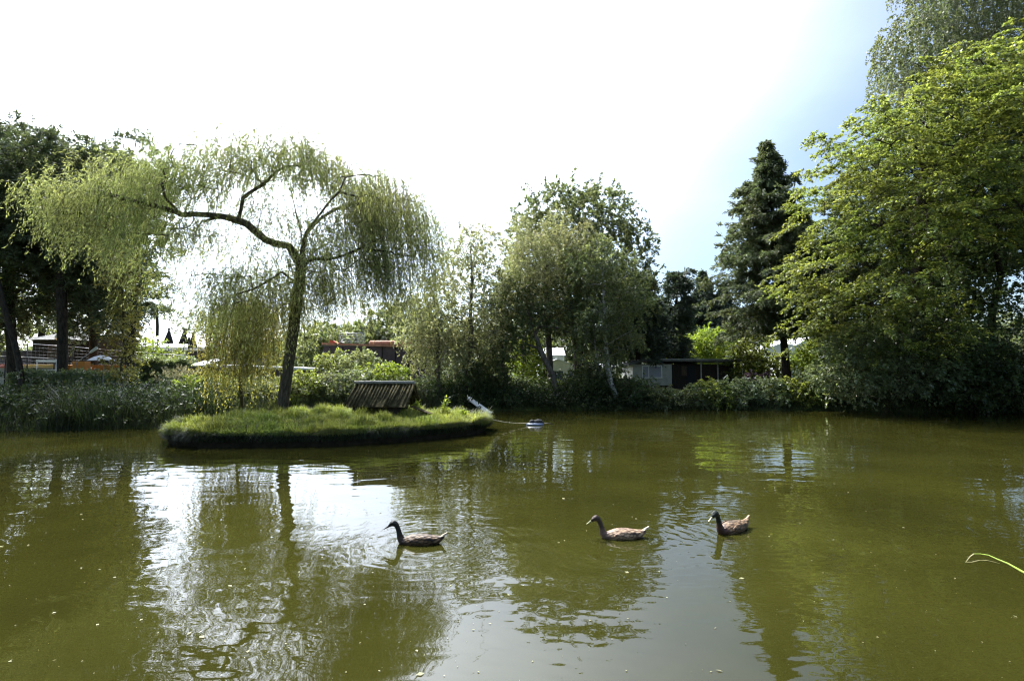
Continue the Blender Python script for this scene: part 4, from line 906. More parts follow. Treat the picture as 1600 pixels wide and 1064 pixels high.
# plank, rope, float
a = P(730, 619, 24.6); b_ = P(768, 637, 24.0)
o = empty('plank_ramp', (b_.x, b_.y, 0), 'pale grey plank sloping from the far bank into the water', 'plank')
pl = MB(); v0 = Vector((a.x - b_.x, a.y - b_.y, a.z + .02)); v1 = Vector((0.02, 0, -.04)); 
sd_ = Vector((.03, -.26, -.17))
pl.prism([v0, v1, v1 + sd_, v0 + sd_], Vector((.02, 0, .035))); pl.build('board', M['white'], o)
dirv = (v1 - v0)
for k in (.15, .5, .85): cl_ = MB(); cl_.box(v0 + dirv * k + sd_ / 2 + Vector((0, 0, -.03)), (.06, .4, .05), math.atan2(dirv.y, dirv.x), ry=.45); cl_.build('cross_batten', M['grey_wood'], o)
fp = G(836, 664)
def floaty():
    o = empty('water_float', (fp.x, fp.y, 0), 'small blue-grey float with dark domes tethered off the island', 'float')
    b = MB(); b.lathe((0, 0, -.03), [(.02, 0), (.25, 0), (.3, .03), (.3, .07), (.25, .10), (.02, .10)], 20, 1.0, .75); b.build('float_ring', M['float_blue'], o)
    d = MB(); d.lathe((-.1, 0, .06), [(.09, 0), (.1, .05), (.07, .1), (.01, .125)], 14); d.build('pump_dome', M['cloth_dark'], o)
    d = MB(); d.lathe((.11, .02, .06), [(.14, 0), (.15, .05), (.11, .11), (.01, .14)], 16, 1.1, .9); d.build('pump_dome', M['cloth_dark'], o)
    d = MB(); d.tube([(.25, 0, .05), (.45, -.02, .06), (.62, -.05, .03)], .012, 6); d.build('handle', M['dark_metal'], o)
floaty()
r0 = P(756, 652, 16.6); rp_ = []
for k in range(13):
    t = k / 12; p = r0.lerp(Vector((fp.x - .27, fp.y, .06)), t); p.z -= .06 * math.sin(math.pi * t); rp_.append(p)
rb = MB(); rb.tube([p - rp_[0] for p in rp_], .013, 6); ro = rb.build('rope', M['rope']); ro.location = rp_[0]
tag(ro, 'pale rope stretched from the island tip to the float', 'rope')

# ------------------------------------------------------------------ buildings of the campsite
def house(name, label, x0, x1, Y, depth, zb, eave, ridge, wall_m, roof_m, gable='front', over=.25, cat='building', windows=(), door=None, win_m='glass'):
    """x0..x1 front width at distance Y; windows (u0,u1,z0,z1) on the front"""
    cx = (x0 + x1) / 2; w = x1 - x0; o = empty(name, (cx, Y, zb), label, cat)
    b = MB()
    if gable == 'front':
        b.prism([(-w / 2, 0, 0), (w / 2, 0, 0), (w / 2, 0, eave), (0, 0, ridge), (-w / 2, 0, eave)], (0, depth, 0))
    else:
        b.prism([(-w / 2, 0, 0), (-w / 2, depth, 0), (-w / 2, depth, eave), (-w / 2, depth / 2, ridge), (-w / 2, 0, eave)], (w, 0, 0))
    b.build('wall', M[wall_m], o)
    r = MB(); t = .09
    if gable == 'front':
        sl = (ridge - eave) / (w / 2)
        for s in (-1, 1):
            e = Vector((s * (w / 2 + over), -over, eave - sl * over + .02)); k = Vector((0, -over, ridge + .02))
            r.prism([k, e, e + Vector((0, 0, t)), k + Vector((0, 0, t))], (0, depth + 2 * over, 0))
    else:
        sl = (ridge - eave) / (depth / 2)
        for y, q in ((-over, 0), (depth + over, 0)):
            e = Vector((-w / 2 - over, y, eave - sl * over + .02)); k = Vector((-w / 2 - over, depth / 2, ridge + .02))
            r.prism([k, e, e + Vector((0, 0, t)), k + Vector((0, 0, t))], (w + 2 * over, 0, 0))
    r.build('roof', M[roof_m], o)
    for u0, u1, z0, z1 in windows:
        f = MB(); X0, X1 = -w / 2 + u0 * w, -w / 2 + u1 * w
        for bx in (((X0 + X1) / 2, z0, X1 - X0 + .08, .07), ((X0 + X1) / 2, z1, X1 - X0 + .08, .07), (X0, (z0 + z1) / 2, .07, z1 - z0 - .07), (X1, (z0 + z1) / 2, .07, z1 - z0 - .07)):
            f.box((bx[0], -.02, bx[1]), (bx[2], .06, bx[3]))
        fr = f.build('window', M['white'], o)
        p = MB(); p.box(((X0 + X1) / 2, -.006, (z0 + z1) / 2), (X1 - X0 - .06, .03, z1 - z0 - .06)); p.build('pane', M[win_m], fr)
    if door:
        u0, u1, z1 = door; d = MB(); X0, X1 = -w / 2 + u0 * w, -w / 2 + u1 * w; d.box(((X0 + X1) / 2, -.02, z1 / 2), (X1 - X0, .05, z1)); d.build('door', M['dark_wood'], o)
    return o
def xs_(px, Y): return P(px, 600, Y).x
def zs_(py, Y): return P(800, py, Y).z
# white chalet
Y = 37; zb = zs_(610, Y)
h1 = house('chalet', 'white chalet with pale gable roof seen through the central trees', xs_(843, Y), xs_(900, Y), Y, 5, zb, zs_(573, Y) - zb, zs_(563, Y) - zb, 'white', 'white_roof', 'front', .2, windows=((.38, .66, .6, 1.35), (.76, .93, .7, 1.35)), door=(.1, .27, 1.45))
rl = empty('lattice_rail', (xs_(858, 33), 33, gz(xs_(858, 33), 33)), 'grey lattice railing in front of the white chalet', 'fence')
b = MB(); hh = .62; w = 2.9
b.box((0, 0, hh), (w, .05, .05)); b.box((0, 0, .08), (w, .05, .05))
for k in range(5): b.box((-w / 2 + k * w / 4, 0, hh / 2 + .02), (.06, .06, hh + .08))
b.build('frame', M['grey_wood'], rl)
b = MB()
for k in range(-3, 15):
    for s in (-1, 1):
        x = -w / 2 + k * .22 + (.3 if s < 0 else 0); x1 = x + s * .46
        if min(x, x1) < -w / 2 or max(x, x1) > w / 2: continue
        b.tube([(x, .012 * s, .1), (x1, .012 * s, hh - .02)], .012, 4)
b.build('lattice', M['grey_wood'], rl)
Y = 52; zb = gz(5, 52)
house('chalet', 'far pale roof peeping above the white chalet', xs_(846, Y), xs_(882, Y), Y, 4, zb, zs_(556, Y) - zb, zs_(544, Y) - zb, 'white', 'white_roof', 'side', .1)
Y = 40; zb = gz(7, 40)
house('chalet', 'white cabin hidden behind the birch trunks', xs_(915, Y), xs_(962, Y), Y, 4, zb, zs_(576, Y) - zb, zs_(569, Y) - zb, 'white', 'white_roof', 'side', .1, windows=((.6, .85, .8, 1.3),))
# dark wooden cabin with flat roof
def cabin():
    Y = 33; x0, x1 = xs_(984, Y), xs_(1156, Y); zb = gz((x0 + x1) / 2, Y); w = x1 - x0; xm = xs_(1050, Y) - (x0 + x1) / 2
    o = empty('wooden_cabin', ((x0 + x1) / 2, Y, zb), 'long flat-roofed dark wooden cabin with pale left section, right of centre', 'building')
    hl = zs_(569, Y) - zb; bz = zs_(602, Y) - zb
    b = MB(); b.box(((xm - w / 2 + .2) / 2, 1.6, (hl + bz) / 2), (xm + w / 2 - .2, 3.2, hl - bz)); b.build('wall', M['cabin_panel'], o)
    b = MB(); b.box(((xm + w / 2) / 2, 1.75, hl / 2), (w / 2 - xm - .01, 3.1, hl)); b.build('timber_wall', M['dark_wood'], o)
    b = MB(); b.box(((xm - w / 2 + .2) / 2, 1.7, bz / 2), (xm + w / 2 - .25, 3.0, bz)); b.build('plinth', M['brown_wood'], o)
    r = MB(); zr = zs_(566, Y) - zb
    r.prism([(-w / 2 - .1, -.35, zs_(571, Y) - zb), (-w / 2 + .9, -.35, zr + .05), (w / 2 + .1, -.35, zr + .02), (w / 2 + .1, -.35, zr + .15), (-w / 2 + .8, -.35, zr + .19), (-w / 2 - .1, -.35, zs_(571, Y) - zb + .12)], (0, 4.2, 0)); r.build('roof', M['grey_roof'], o)
    r = MB(); r.box((.5, -.38, zr + .17), (w - 1.2, .04, .05)); r.build('gutter', M['grey_metal'], o)
    def win(px0, px1, py0, py1, mm='curtain'):
        X0, X1 = xs_(px0, Y) - (x0 + x1) / 2, xs_(px1, Y) - (x0 + x1) / 2; z1, z0 = zs_(py0, Y) - zb, zs_(py1, Y) - zb
        f = MB()
        for bx in (((X0 + X1) / 2, z0, X1 - X0 + .07, .06), ((X0 + X1) / 2, z1, X1 - X0 + .07, .06), (X0, (z0 + z1) / 2, .06, z1 - z0 - .06), (X1, (z0 + z1) / 2, .06, z1 - z0 - .06)): f.box((bx[0], -.03, bx[1]), (bx[2], .05, bx[3]))
        f.box((X0 + (X1 - X0) * .32, -.03, (z0 + z1) / 2), (.05, .045, z1 - z0 - .07)); fr = f.build('window', M['white'], o)
        p = MB(); p.box(((X0 + X1) / 2, -.015, (z0 + z1) / 2), (X1 - X0 - .05, .02, z1 - z0 - .05)); p.build('pane', M[mm], fr)
    win(1004, 1034, 572, 590)
    d = MB(); X = xs_(1081, Y) - (x0 + x1) / 2; d.box((X, .17, .85), (.5, .05, 1.6)); d.build('door', M['cloth_dark'], o)
    wd = MB(); X = xs_(1071, Y) - (x0 + x1) / 2; wd.box((X, .175, 1.3), (.34, .04, .6)); wd.build('window', M['brown_wood'], o)
    for px in (1094, 1120): p = MB(); p.box((xs_(px, Y) - (x0 + x1) / 2, -.2, (zr + .05) / 2), (.07, .07, zr + .02)); p.build('post', M['grey_wood'], o)
cabin()
Y = 46; zb = gz(22, 46)
house('chalet', 'white-walled house with gable, right of the spruce trunk', xs_(1236, Y), xs_(1300, Y), Y, 6, zb, zs_(545, Y) - zb, zs_(528, Y) - zb, 'white', 'white_roof', 'front', .3, windows=((.12, .24, 1.9, 2.4), (.42, .55, 1.9, 2.4)))
Y = 44; zb = gz(20, 44); x0, x1 = xs_(1183, Y), xs_(1244, Y)
aw = empty('party_tent', ((x0 + x1) / 2, Y, zb), 'white pitched canopy roof behind the spruce, left of the white house', 'tent')
b = MB(); zt, ze = zs_(536, Y) - zb, zs_(550, Y) - zb; w = x1 - x0
b.prism([(-w / 2, 0, ze), (w * .15, 0, zt), (w / 2, 0, zt - .15), (w / 2, 0, ze)], (0, .06, 0)); b.prism([(-w / 2, .06, ze), (w * .15, .06, zt), (w / 2, .06, zt - .15), (w / 2, .06, zt - .2), (w * .15, .06, zt - .06), (-w / 2, .06, ze - .05)], (0, 3, 0)); b.build('canopy', M['white_roof'], aw)
for x in (-w / 2 + .05, w / 2 - .05):
    for y in (.1, 2.9): b = MB(); b.tube([(x, y, 0), (x, y, ze)], .03, 8); b.build('pole', M['grey_metal'], aw)
tpx = xs_(1267, 31); t_ = empty('tarpaulin', (tpx, 31, gz(tpx, 31)), 'dark blue tarpaulin over a stack at the foot of the big sunlit tree', 'tarpaulin')
b = MB(); b.prism([(-.5, 0, 0), (.5, 0, 0), (.52, 0, .95), (.1, 0, 1.12), (-.45, 0, .9)], (0, .9, 0)); q = b.build('cover', M['blue'], t_)
# plum-brown building with orange roof edges, behind the duck house
def plum():
    Y = 36; x0, x1 = xs_(505, Y), xs_(690, Y); cx = (x0 + x1) / 2; w = x1 - x0; zb = gz(cx, Y)
    o = empty('low_building', (cx, Y, zb), 'long plum-brown flat building with orange roof edge behind the duck house', 'building')
    zt = zs_(541, Y) - zb
    b = MB(); b.box((0, 2.5, zt / 2), (w, 5, zt)); b.build('wall', M['plum_wall'], o)
    b = MB(); b.prism([(-w / 2 - .1, -.2, zt + .1), (w / 2 + .1, -.2, zt - .15), (w / 2 + .1, -.2, zt - .02), (-w / 2 - .1, -.2, zt + .22)], (0, .12, 0)); b.build('fascia', M['rooftile'], o)
    b = MB(); b.box((0, 2.5, zt + .03), (w + .1, 5.2, .08)); b.build('roof', M['grey_roof'], o)
    for k in range(9): b = MB(); b.box((-w / 2 + .4 + k * w / 9, -.02, zt / 2), (.06, .05, zt - .1)); b.build('pilaster', M['dark_wood'], o)
    t = empty('rolled_awning', (xs_(608, Y), Y + .4, zs_(541, Y)), 'orange roll lying on the right half of the low plum building roof', 'awning roll')
    L = xs_(643, Y) - xs_(574, Y); b = MB(); b.tube([(-L / 2, 0, .2), (-L / 2 + .08, 0, .2), (0, 0, .2), (L / 2, 0, .2)], [.12, .2, .2, .19], 14); b.build('roll', M['rooftile'], t)
    for k in (-.4, 0, .4): b = MB(); b.tube([(L * k, 0, .2), (L * k + .08, 0, .2)], .21, 14); b.build('strap', M['yellow'], t)
    t = empty('orange_slide_end', (xs_(519, Y), Y + .4, zs_(541, Y)), 'short orange chute end at the left of the plum building roof', 'slide')
    b = MB(); b.prism([(-.35, 0, .1), (.3, 0, .0), (.35, 0, .12), (-.1, 0, .38), (-.35, 0, .42)], (0, .5, 0)); b.build('chute', M['red'], t)
    t = empty('net_frame', (xs_(540, Y), Y + 1.2, zs_(541, Y)), 'grey net frame standing on the plum building roof', 'net')
    b = MB(); W2, H2 = .85, .95
    for x in (-W2, W2): b.tube([(x, 0, 0), (x, 0, H2)], .025, 6)
    b.tube([(-W2, 0, H2), (W2, 0, H2)], .025, 6); b.build('frame', M['grey_metal'], t)
    b = MB()
    for k in range(1, 16): b.tube([(-W2 + k * W2 / 8, 0, 0), (-W2 + k * W2 / 8, 0, H2)], .006, 3)
    for k in range(1, 9): b.tube([(-W2, 0, k * H2 / 9), (W2, 0, k * H2 / 9)], .006, 3)
    b.build('netting', M['grey_metal'], t)
plum()
# low building with white roof edge, left of trunk
def lowwhite():
    Y = 29; x0, x1 = xs_(300, Y), xs_(492, Y); cx = (x0 + x1) / 2; w = x1 - x0; zb = gz(cx, Y)
    o = empty('low_building', (cx, Y, zb), 'low brown building with long white roof edge behind the golden curtain', 'building')
    z0, z1 = zs_(572, Y) - zb, zs_(577, Y) - zb
    b = MB(); b.box((0, 1.5, z1 / 2), (w, 3, z1)); b.build('wall', M['plum_wall'], o)
    b = MB(); b.prism([(-w / 2, -.15, z0), (w / 2, -.15, z1 - .05), (w / 2, -.15, z1 + .07), (-w / 2, -.15, z0 + .12)], (0, 3.4, 0)); b.build('roof', M['white_roof'], o)
    Y = 27; x0, x1 = xs_(287, Y), xs_(322, Y); cx = (x0 + x1) / 2; zb = gz(cx, Y); zt, zm = zs_(562, Y) - zb, zs_(573, Y) - zb; w = x1 - x0
    o = empty('kiosk', (cx, Y, zb), 'small brown hut with bright white slanted roof left of the golden curtain', 'hut')
    b = MB(); b.box((.05, .7, zm / 2 - .03), (w - .1, 1.2, zm - .05)); b.build('wall', M['brown_wood'], o)
    b = MB(); b.prism([(-w / 2 - .05, -.1, zm - .05), (w / 2 + .1, -.1, zm + .05), (w / 2 + .35, 1.3, zt + .1), (-w / 2 + .4, 1.3, zt - .05)], (0, 0, .06)); b.build('roof', M['white_roof'], o)
lowwhite()
# terrace wall + marquee
def terrace():
    Y = 40; x0, x1 = xs_(-40, Y), xs_(335, Y); cx = (x0 + x1) / 2; w = x1 - x0; zb = gz(cx, Y)
    o = empty('terrace_wall', (cx, Y, zb), 'long plum-coloured retaining wall below the marquee terrace', 'wall')
    zt = zs_(549, Y) - zb; b = MB(); b.box((0, .15, zt / 2), (w, .3, zt)); b.build('panel', M['plum_wall'], o)
    b = MB(); b.box((0, .15, zt + .04), (w + .05, .4, .08)); b.build('coping', M['grey_wood'], o)
    b = MB(); b.box((0, 4.5, zt / 2 - .05), (w, 8.3, zt - .02)); q = b.build('terrace_deck', M['grey_wood'], o)
    ztw = zb + zt - .06
    Y = 43; x0, x1 = xs_(207, Y), xs_(322, Y); w = x1 - x0
    m = empty('marquee', ((x0 + x1) / 2, Y, ztw), 'long white marquee roof on the terrace behind the parasols', 'marquee')
    ze, zr = zs_(541, Y) - ztw, zs_(517, Y) - ztw
    b = MB(); k = .18 * w
    b.prism([(-w / 2, 0, ze), (-w / 2 + k, 2, zr), (-w / 2 + k, 2, zr + .05), (-w / 2, 0, ze + .05)], (.01, 0, 0))
    V = [(-w / 2, 0, ze), (w / 2, 0, ze - .1), (w / 2 - .5, 2.2, zr - .35), (-w / 2 + k, 2.2, zr), (-w / 2, 4.4, ze), (w / 2, 4.4, ze - .1)]
    b = MB(); vs = [b.bm.verts.new(v) for v in V]
    for f in ((0, 1, 2, 3), (5, 4, 3, 2), (4, 0, 3), (1, 5, 2)): b.bm.faces.new([vs[i] for i in f])
    r = b.build('roof', M['white_roof'], m); so = r.modifiers.new('thickness', 'SOLIDIFY'); so.thickness = .04
    b = MB(); b.prism([(-w / 2, .02, ze - .25), (w / 2, .02, ze - .35), (w / 2, .02, ze - .12), (-w / 2, .02, ze - .02)], (0, .03, 0)); b.build('valance', M['white'], m)
    for x in np.linspace(-w / 2 + .05, w / 2 - .05, 5):
        for y in (.1, 4.3): b = MB(); b.tube([(x, y, 0), (x, y, ze)], .035, 6); b.build('pole', M['grey_metal'], m)
    b = MB(); b.box((0, 3.6, .45), (w * .8, .5, .9)); b.build('counter', M['dark_wood'], m)
    for i, (px, top, bot, lab) in enumerate([(261, 512, 548, 'leftmost closed dark parasol on the terrace'), (285, 513, 548, 'middle closed dark parasol on the terrace'), (299, 519, 548, 'rightmost closed dark parasol on the terrace, lower than the rest')]):
        Yp = 41.2; x = xs_(px, Yp); zt_ = zs_(top, Yp) - ztw
        u = empty('closed_parasol', (x, Yp, ztw), lab, 'parasol', 'closed parasols on the terrace')
        c = MB(); c.lathe((0, 0, 0), [(.05, zt_ - .03), (.09, zt_ - .1), (.05, zt_ - .2), (.1, zt_ - .35), (.24, zt_ - .8), (.34, zt_ - 1.15), (.28, zt_ - 1.2)][::-1], 18, lobes=6, la=.15); c.build('canopy', M['cloth_dark'], u)
        c = MB(); c.tube([(0, 0, 0), (0, 0, zt_)], .03, 8); c.build('pole', M['dark_metal'], u)
        c = MB(); c.lathe((0, 0, 0), [(.25, 0), (.25, .05), (.05, .08)], 14); c.build('base', M['grey_wood'], u)
    for i, (px, lab) in enumerate([(225, 'short dark post at the left end of the terrace'), (244, 'short dark post behind the ball-shaped bush'), (293, 'short dark post between the two right parasols')]):
        Yp = 40.6; x = xs_(px, Yp); p = MB(); hh = zs_([526, 529, 527][i], Yp) - ztw
        p.lathe((0, 0, 0), [(.07, 0), (.07, .08), (.05, .1), (.05, hh - .3), (.08, hh - .28), (.08, hh - .04), (.02, hh)], 12); q = p.build('bollard_post', M['dark_metal']); q.location = (x, Yp, ztw); tag(q, lab, 'post', 'dark posts on the terrace edge')
terrace()
def globe_lamp(px, py, Y, r, lab, zfoot=None):
    x = xs_(px, Y); zb = gz(x, Y) if zfoot is None else zfoot; zt = zs_(py, Y) - zb
    o = empty('globe_lamp', (x, Y, zb), lab, 'street lamp', 'globe lamps')
    b = MB(); b.tube([(0, 0, 0), (0, 0, .1), (0, 0, .11), (0, 0, zt - r)], [.06, .06, .035, .03], 10); b.build('post', M['grey_metal'], o)
    b = MB(); b.lathe((0, 0, zt), [(r * math.sin(a), -r * math.cos(a)) for a in np.linspace(.25, math.pi - .02, 12)], 20); b.build('globe', M['lampglobe'], o)
    b = MB(); b.lathe((0, 0, zt - r - .03), [(.05, 0), (.07, .04), (.06, .06)], 12); b.build('collar', M['dark_metal'], o)
globe_lamp(88, 527, 28, .165, 'big white globe lamp in front of the hip-roofed shed')
globe_lamp(187, 527, 37, .11, 'small white globe lamp half hidden by the vine-covered tree')
# hip roofed shed
def shed():
    Y = 33; x0, x1 = xs_(48, Y), xs_(110, Y); cx = (x0 + x1) / 2; w = x1 - x0; zb = gz(cx, Y)
    o = empty('shed', (cx, Y, zb), 'dark shed with grey-green hip roof behind the globe lamp', 'shed')
    ze, zt = zs_(531, Y) - zb, zs_(518, Y) - zb
    b = MB(); b.box((0, 1.3, ze / 2), (w, 2.6, ze)); b.build('wall', M['dark_wood'], o)
    V = [(-w / 2 - .35, -.35, ze), (w / 2 + .35, -.35, ze), (w / 2 + .35, 2.95, ze), (-w / 2 - .35, 2.95, ze), (-w / 2 + .9, 1.3, zt + .05), (w / 2 - .7, 1.3, zt + .05)]
    b = MB(); vs = [b.bm.verts.new(v) for v in V]
    for f in ((0, 1, 5, 4), (2, 3, 4, 5), (1, 2, 5), (3, 0, 4), (3, 2, 1, 0)): b.bm.faces.new([vs[i] for i in f])
    b.build('roof', M['grey_roof'], o)
    b = MB(); b.box((.2, -.02, .95), (.9, .04, 1.9)); b.build('door', M['brown_wood'], o)
    Y = 34; x0, x1 = xs_(150, Y), xs_(180, Y); cx = (x0 + x1) / 2; w = x1 - x0; zb = gz(cx, Y); ze = zs_(528, Y) - zb
    o = empty('shed', (cx, Y, zb), 'flat-roofed brown shed behind the small globe lamp', 'shed')
    b = MB(); b.box((0, 1, ze / 2), (w, 2, ze)); b.build('wall', M['brown_wood'], o)
    b = MB(); b.prism([(-w / 2 - .15, -.2, ze), (w / 2 + .15, -.2, ze + .2), (w / 2 + .15, -.2, ze + .28), (-w / 2 - .15, -.2, ze + .08)], (0, 2.4, 0)); b.build('roof', M['grey_roof'], o)
shed()
# play area
def lane(name, label, px0, px1, Y, py, mcol, d=1.6):
    x0, x1 = xs_(px0, Y), xs_(px1, Y); cx = (x0 + x1) / 2; zb = gz(cx, Y); zt = zs_(py, Y) - zb
    o = empty(name, (cx, Y, zb), label, 'play platform', 'raised play platforms')
    b = MB(); b.box((0, d / 2, zt / 2), (x1 - x0 - .04, d, zt - .02), bev=.02); b.build('base', M['grey_wood'] if mcol != 'orange' else M['orange'], o)
    b = MB(); b.box((0, d / 2, zt + .02), (x1 - x0, d + .06, .06), bev=.02); b.box((0, -.03, zt - .06), (x1 - x0, .05, .12)); b.build('pad', M[mcol], o)
lane('play_platform', 'red-topped raised play platform at the far left', -40, 33, 27.5, 571, 'red')
lane('play_platform', 'yellow-topped raised play platform beside the white bench frame', 36, 90, 27.6, 571, 'yellow')
lane('play_platform', 'orange raised play platform right of the straight pine trunk', 100, 198, 28.2, 572, 'orange')
x = xs_(126, 27.6); o = empty('orange_box', (x, 27.6, gz(x, 27.6)), 'orange upright box on legs right of the straight pine trunk', 'box'); zt = zs_(564, 27.6) - gz(x, 27.6)
b = MB(); b.box((0, 0, zt - .28), (.62, .4, .52), bev=.02); b.build('body', M['orange'], o)
for sx in (-1, 1):
    for sy in (-1, 1): b = MB(); b.box((sx * .27, sy * .15, (zt - .54) / 2), (.05, .05, zt - .54)); b.build('leg', M['dark_metal'], o)
Y = 26.2; x0, x1 = xs_(46, Y), xs_(80, Y); zb = gz(x0, Y); zt = zs_(562, Y) - zb
o = empty('bench', ((x0 + x1) / 2, Y, zb), 'white tube-framed bench in front of the yellow platform', 'bench'); w = x1 - x0
b = MB(); b.box((0, .3, zt - .06), (w, .04, .12), bev=.01); b.build('backrest', M['white'], o)
b = MB(); b.box((.1, 0, zt - .5), (w + .3, .38, .05), bev=.01); b.build('seat', M['white'], o)
for sx in (-1, 1): 
    b = MB(); b.tube([(sx * w * .45, .3, 0), (sx * w * .45, .3, zt - .05)], .02, 8); b.tube([(sx * w * .4, -.15, 0), (sx * w * .42, -.1, zt - .5)], .02, 8); b.build('leg', M['white'], o)
Y = 26.8; a = P(120, 566, Y); c = P(152, 543, Y); o = empty('tilted_pole', (a.x, Y, gz(a.x, Y)), 'white pole tilted up to the right beyond the hedge', 'pole')
loc = Vector((a.x, Y, gz(a.x, Y))); b = MB(); b.tube([(-.25, 0, 0), a - loc, (a - loc) * .35 + (c - loc) * .65], [.015, .015, .025], 8); b.build('shaft', M['grey_metal'], o)
b = MB(); p0 = (a - loc) * .4 + (c - loc) * .6; b.tube([p0, p0.lerp(c - loc, .3), p0.lerp(c - loc, .9), c - loc], [.02, .065, .07, .03], 10); b.build('blade', M['white'], o)
Y = 22.4; x = xs_(161, Y); zb = gz(x, Y); zt = zs_(568, Y) - zb
o = empty('bird_table', (x, Y, zb), 'bird table with white ragged roof on thin pale post by the hedge', 'bird table')
b = MB(); b.tube([(0, 0, 0), (0, 0, zt)], .022, 8); b.build('post', M['grey_wood'], o)
b = MB(); b.box((0, 0, zt), (.42, .36, .04)); b.box((0, 0, zt + .09), (.2, .2, .14)); b.build('tray', M['brown_wood'], o)
b = MB(); b.lathe((-.12, 0, zt + .12), [(.5, 0), (.42, .05), (.25, .16), (.03, .22)], 18, 1, .8, 9, .08); b.build('roof', M['white_roof'], o)
# wire fence
def wire_fence(lab, pts, hpix, name='wire_fence'):
    """pts: (px, Y, py_top)"""
    x = xs_(pts[0][0], pts[0][1]); org = Vector((x, pts[0][1], gz(x, pts[0][1]))); o = empty(name, org, lab, 'fence')
    T = []
    for px, Y, py in pts:
        p = P(px, py, Y); T.append(p); g = gz(p.x, Y)
        b = MB(); b.tube([Vector((p.x, Y, g - .1)) - org, p - org], .03, 7); b.build('post', M['dark_metal'], o)
    b = MB()
    for p, q in zip(T, T[1:]):
        b.tube([p - org, q - org], .014, 5)
        gp_, gq = gz(p.x, p.y), gz(q.x, q.y)
        for k in range(1, 10):
            t = k / 10; b.tube([Vector((p.x, p.y, gp_ + (p.z - gp_) * t)) - org, Vector((q.x, q.y, gq + (q.z - gq) * t)) - org], .0022, 3, False)
        n = int((q - p).length / .22)
        for k in range(1, n):
            t = k / n; c = p.lerp(q, t); g = gp_ + (gq - gp_) * t; b.tube([Vector((c.x, c.y, g)) - org, c - org], .0022, 3, False)
    b.build('wire', M['grey_metal'], o)
wire_fence('tall wire mesh fence before the shed and the plum wall', [(43, 30, 537), (114, 30, 542), (172, 30.3, 547), (240, 30.6, 552), (300, 31, 556)], 0)
wire_fence('lower wire fence at the far left before the platforms', [(-30, 26.6, 556), (9, 26.6, 557), (43, 26.6, 558), (85, 26.8, 560)], 0)
fp2 = xs_(536, 26); b = MB(); b.box((0, 0, .62), (.14, .14, 1.24), bev=.015); q = b.build('fence_post', M['grey_wood']); q.location = (fp2, 26, gz(fp2, 26)); tag(q, 'pale square post left of the duck house roof', 'post')

# ------------------------------------------------------------------ ducks
def duck_mat(name, body, body2, head, breast, backlight):
    m, nt, N, L = newmat(name); o = N('ShaderNodeOutputMaterial'); b = N('ShaderNodeBsdfPrincipled'); t = N('ShaderNodeTexCoord')
    vz = N('ShaderNodeTexVoronoi'); mp = N('ShaderNodeMapping'); mp.inputs['Scale'].default_value = (24, 40, 40); L(t.outputs['Object'], mp.inputs['Vector']); L(mp.outputs['Vector'], vz.inputs['Vector'])
    vz.inputs['Scale'].default_value = 1.0
    r = N('ShaderNodeValToRGB'); r.color_ramp.elements[0].position = .3; r.color_ramp.elements[0].color = (*body, 1); r.color_ramp.elements[1].position = .75; r.color_ramp.elements[1].color = (*body2, 1)
    L(vz.outputs['Distance'], r.inputs['Fac'])
    sep = N('ShaderNodeSeparateXYZ'); L(t.outputs['Object'], sep.inputs[0])
    nz = N('ShaderNodeTexNoise'); nz.inputs['Scale'].default_value = 60; L(t.outputs['Object'], nz.inputs['Vector'])
    def mr(src, a, c):
        q = N('ShaderNodeMapRange'); q.inputs['From Min'].default_value = a; q.inputs['From Max'].default_value = c; L(src, q.inputs['Value']); return q.outputs[0]
    add = N('ShaderNodeMath'); add.operation = 'MULTIPLY_ADD'; add.inputs[1].default_value = .03; L(nz.outputs['Fac'], add.inputs[0]); L(sep.outputs['X'], add.inputs[2])
    m1 = N('ShaderNodeMix'); m1.data_type = 'RGBA'; L(mr(add.outputs[0], .15, .19), m1.inputs['Factor']); L(r.outputs['Color'], m1.inputs['A']); m1.inputs['B'].default_value = (*breast, 1)
    m2 = N('ShaderNodeMix'); m2.data_type = 'RGBA'; L(mr(sep.outputs['Z'], .10, .135), m2.inputs['Factor']); L(m1.outputs['Result'], m2.inputs['A']); m2.inputs['B'].default_value = (*head, 1)
    L(m2.outputs['Result'], b.inputs['Base Color']); b.inputs['Roughness'].default_value = .55; b.inputs['Specular IOR Level'].default_value = .3
    bp = N('ShaderNodeBump'); bp.inputs['Strength'].default_value = .9; bp.inputs['Distance'].default_value = .008; L(vz.outputs['Distance'], bp.inputs['Height']); L(bp.outputs[0], b.inputs['Normal'])
    L(b.outputs[0], o.inputs[0]); return m
SP = [(-.268, .092, .012, .010), (-.245, .078, .030, .024), (-.215, .062, .048, .038), (-.17, .05, .068, .050), (-.1, .046, .085, .062), (-.02, .046, .094, .070), (.06, .044, .092, .070), (.12, .038, .08, .062),
      (.168, .034, .062, .052), (.20, .045, .046, .044), (.22, .078, .035, .038), (.231, .115, .028, .031), (.240, .150, .0245, .027), (.252, .185, .024, .026), (.268, .214, .0265, .028), (.292, .231, .032, .034), (.318, .225, .029, .028), (.340, .209, .018, .017), (.352, .200, .011, .011)]
def catmull(P_, sub):
    o = []; n = len(P_)
    for i in range(n - 1):
        p = [np.array(P_[min(max(i + k - 1, 0), n - 1)], float) for k in range(4)]
        for s in range(sub):
            t = s / sub; o.append(.5 * (2 * p[1] + (p[2] - p[0]) * t + (2 * p[0] - 5 * p[1] + 4 * p[2] - p[3]) * t * t + (3 * p[1] - p[0] - 3 * p[2] + p[3]) * t ** 3))
    o.append(np.array(P_[-1], float)); return o
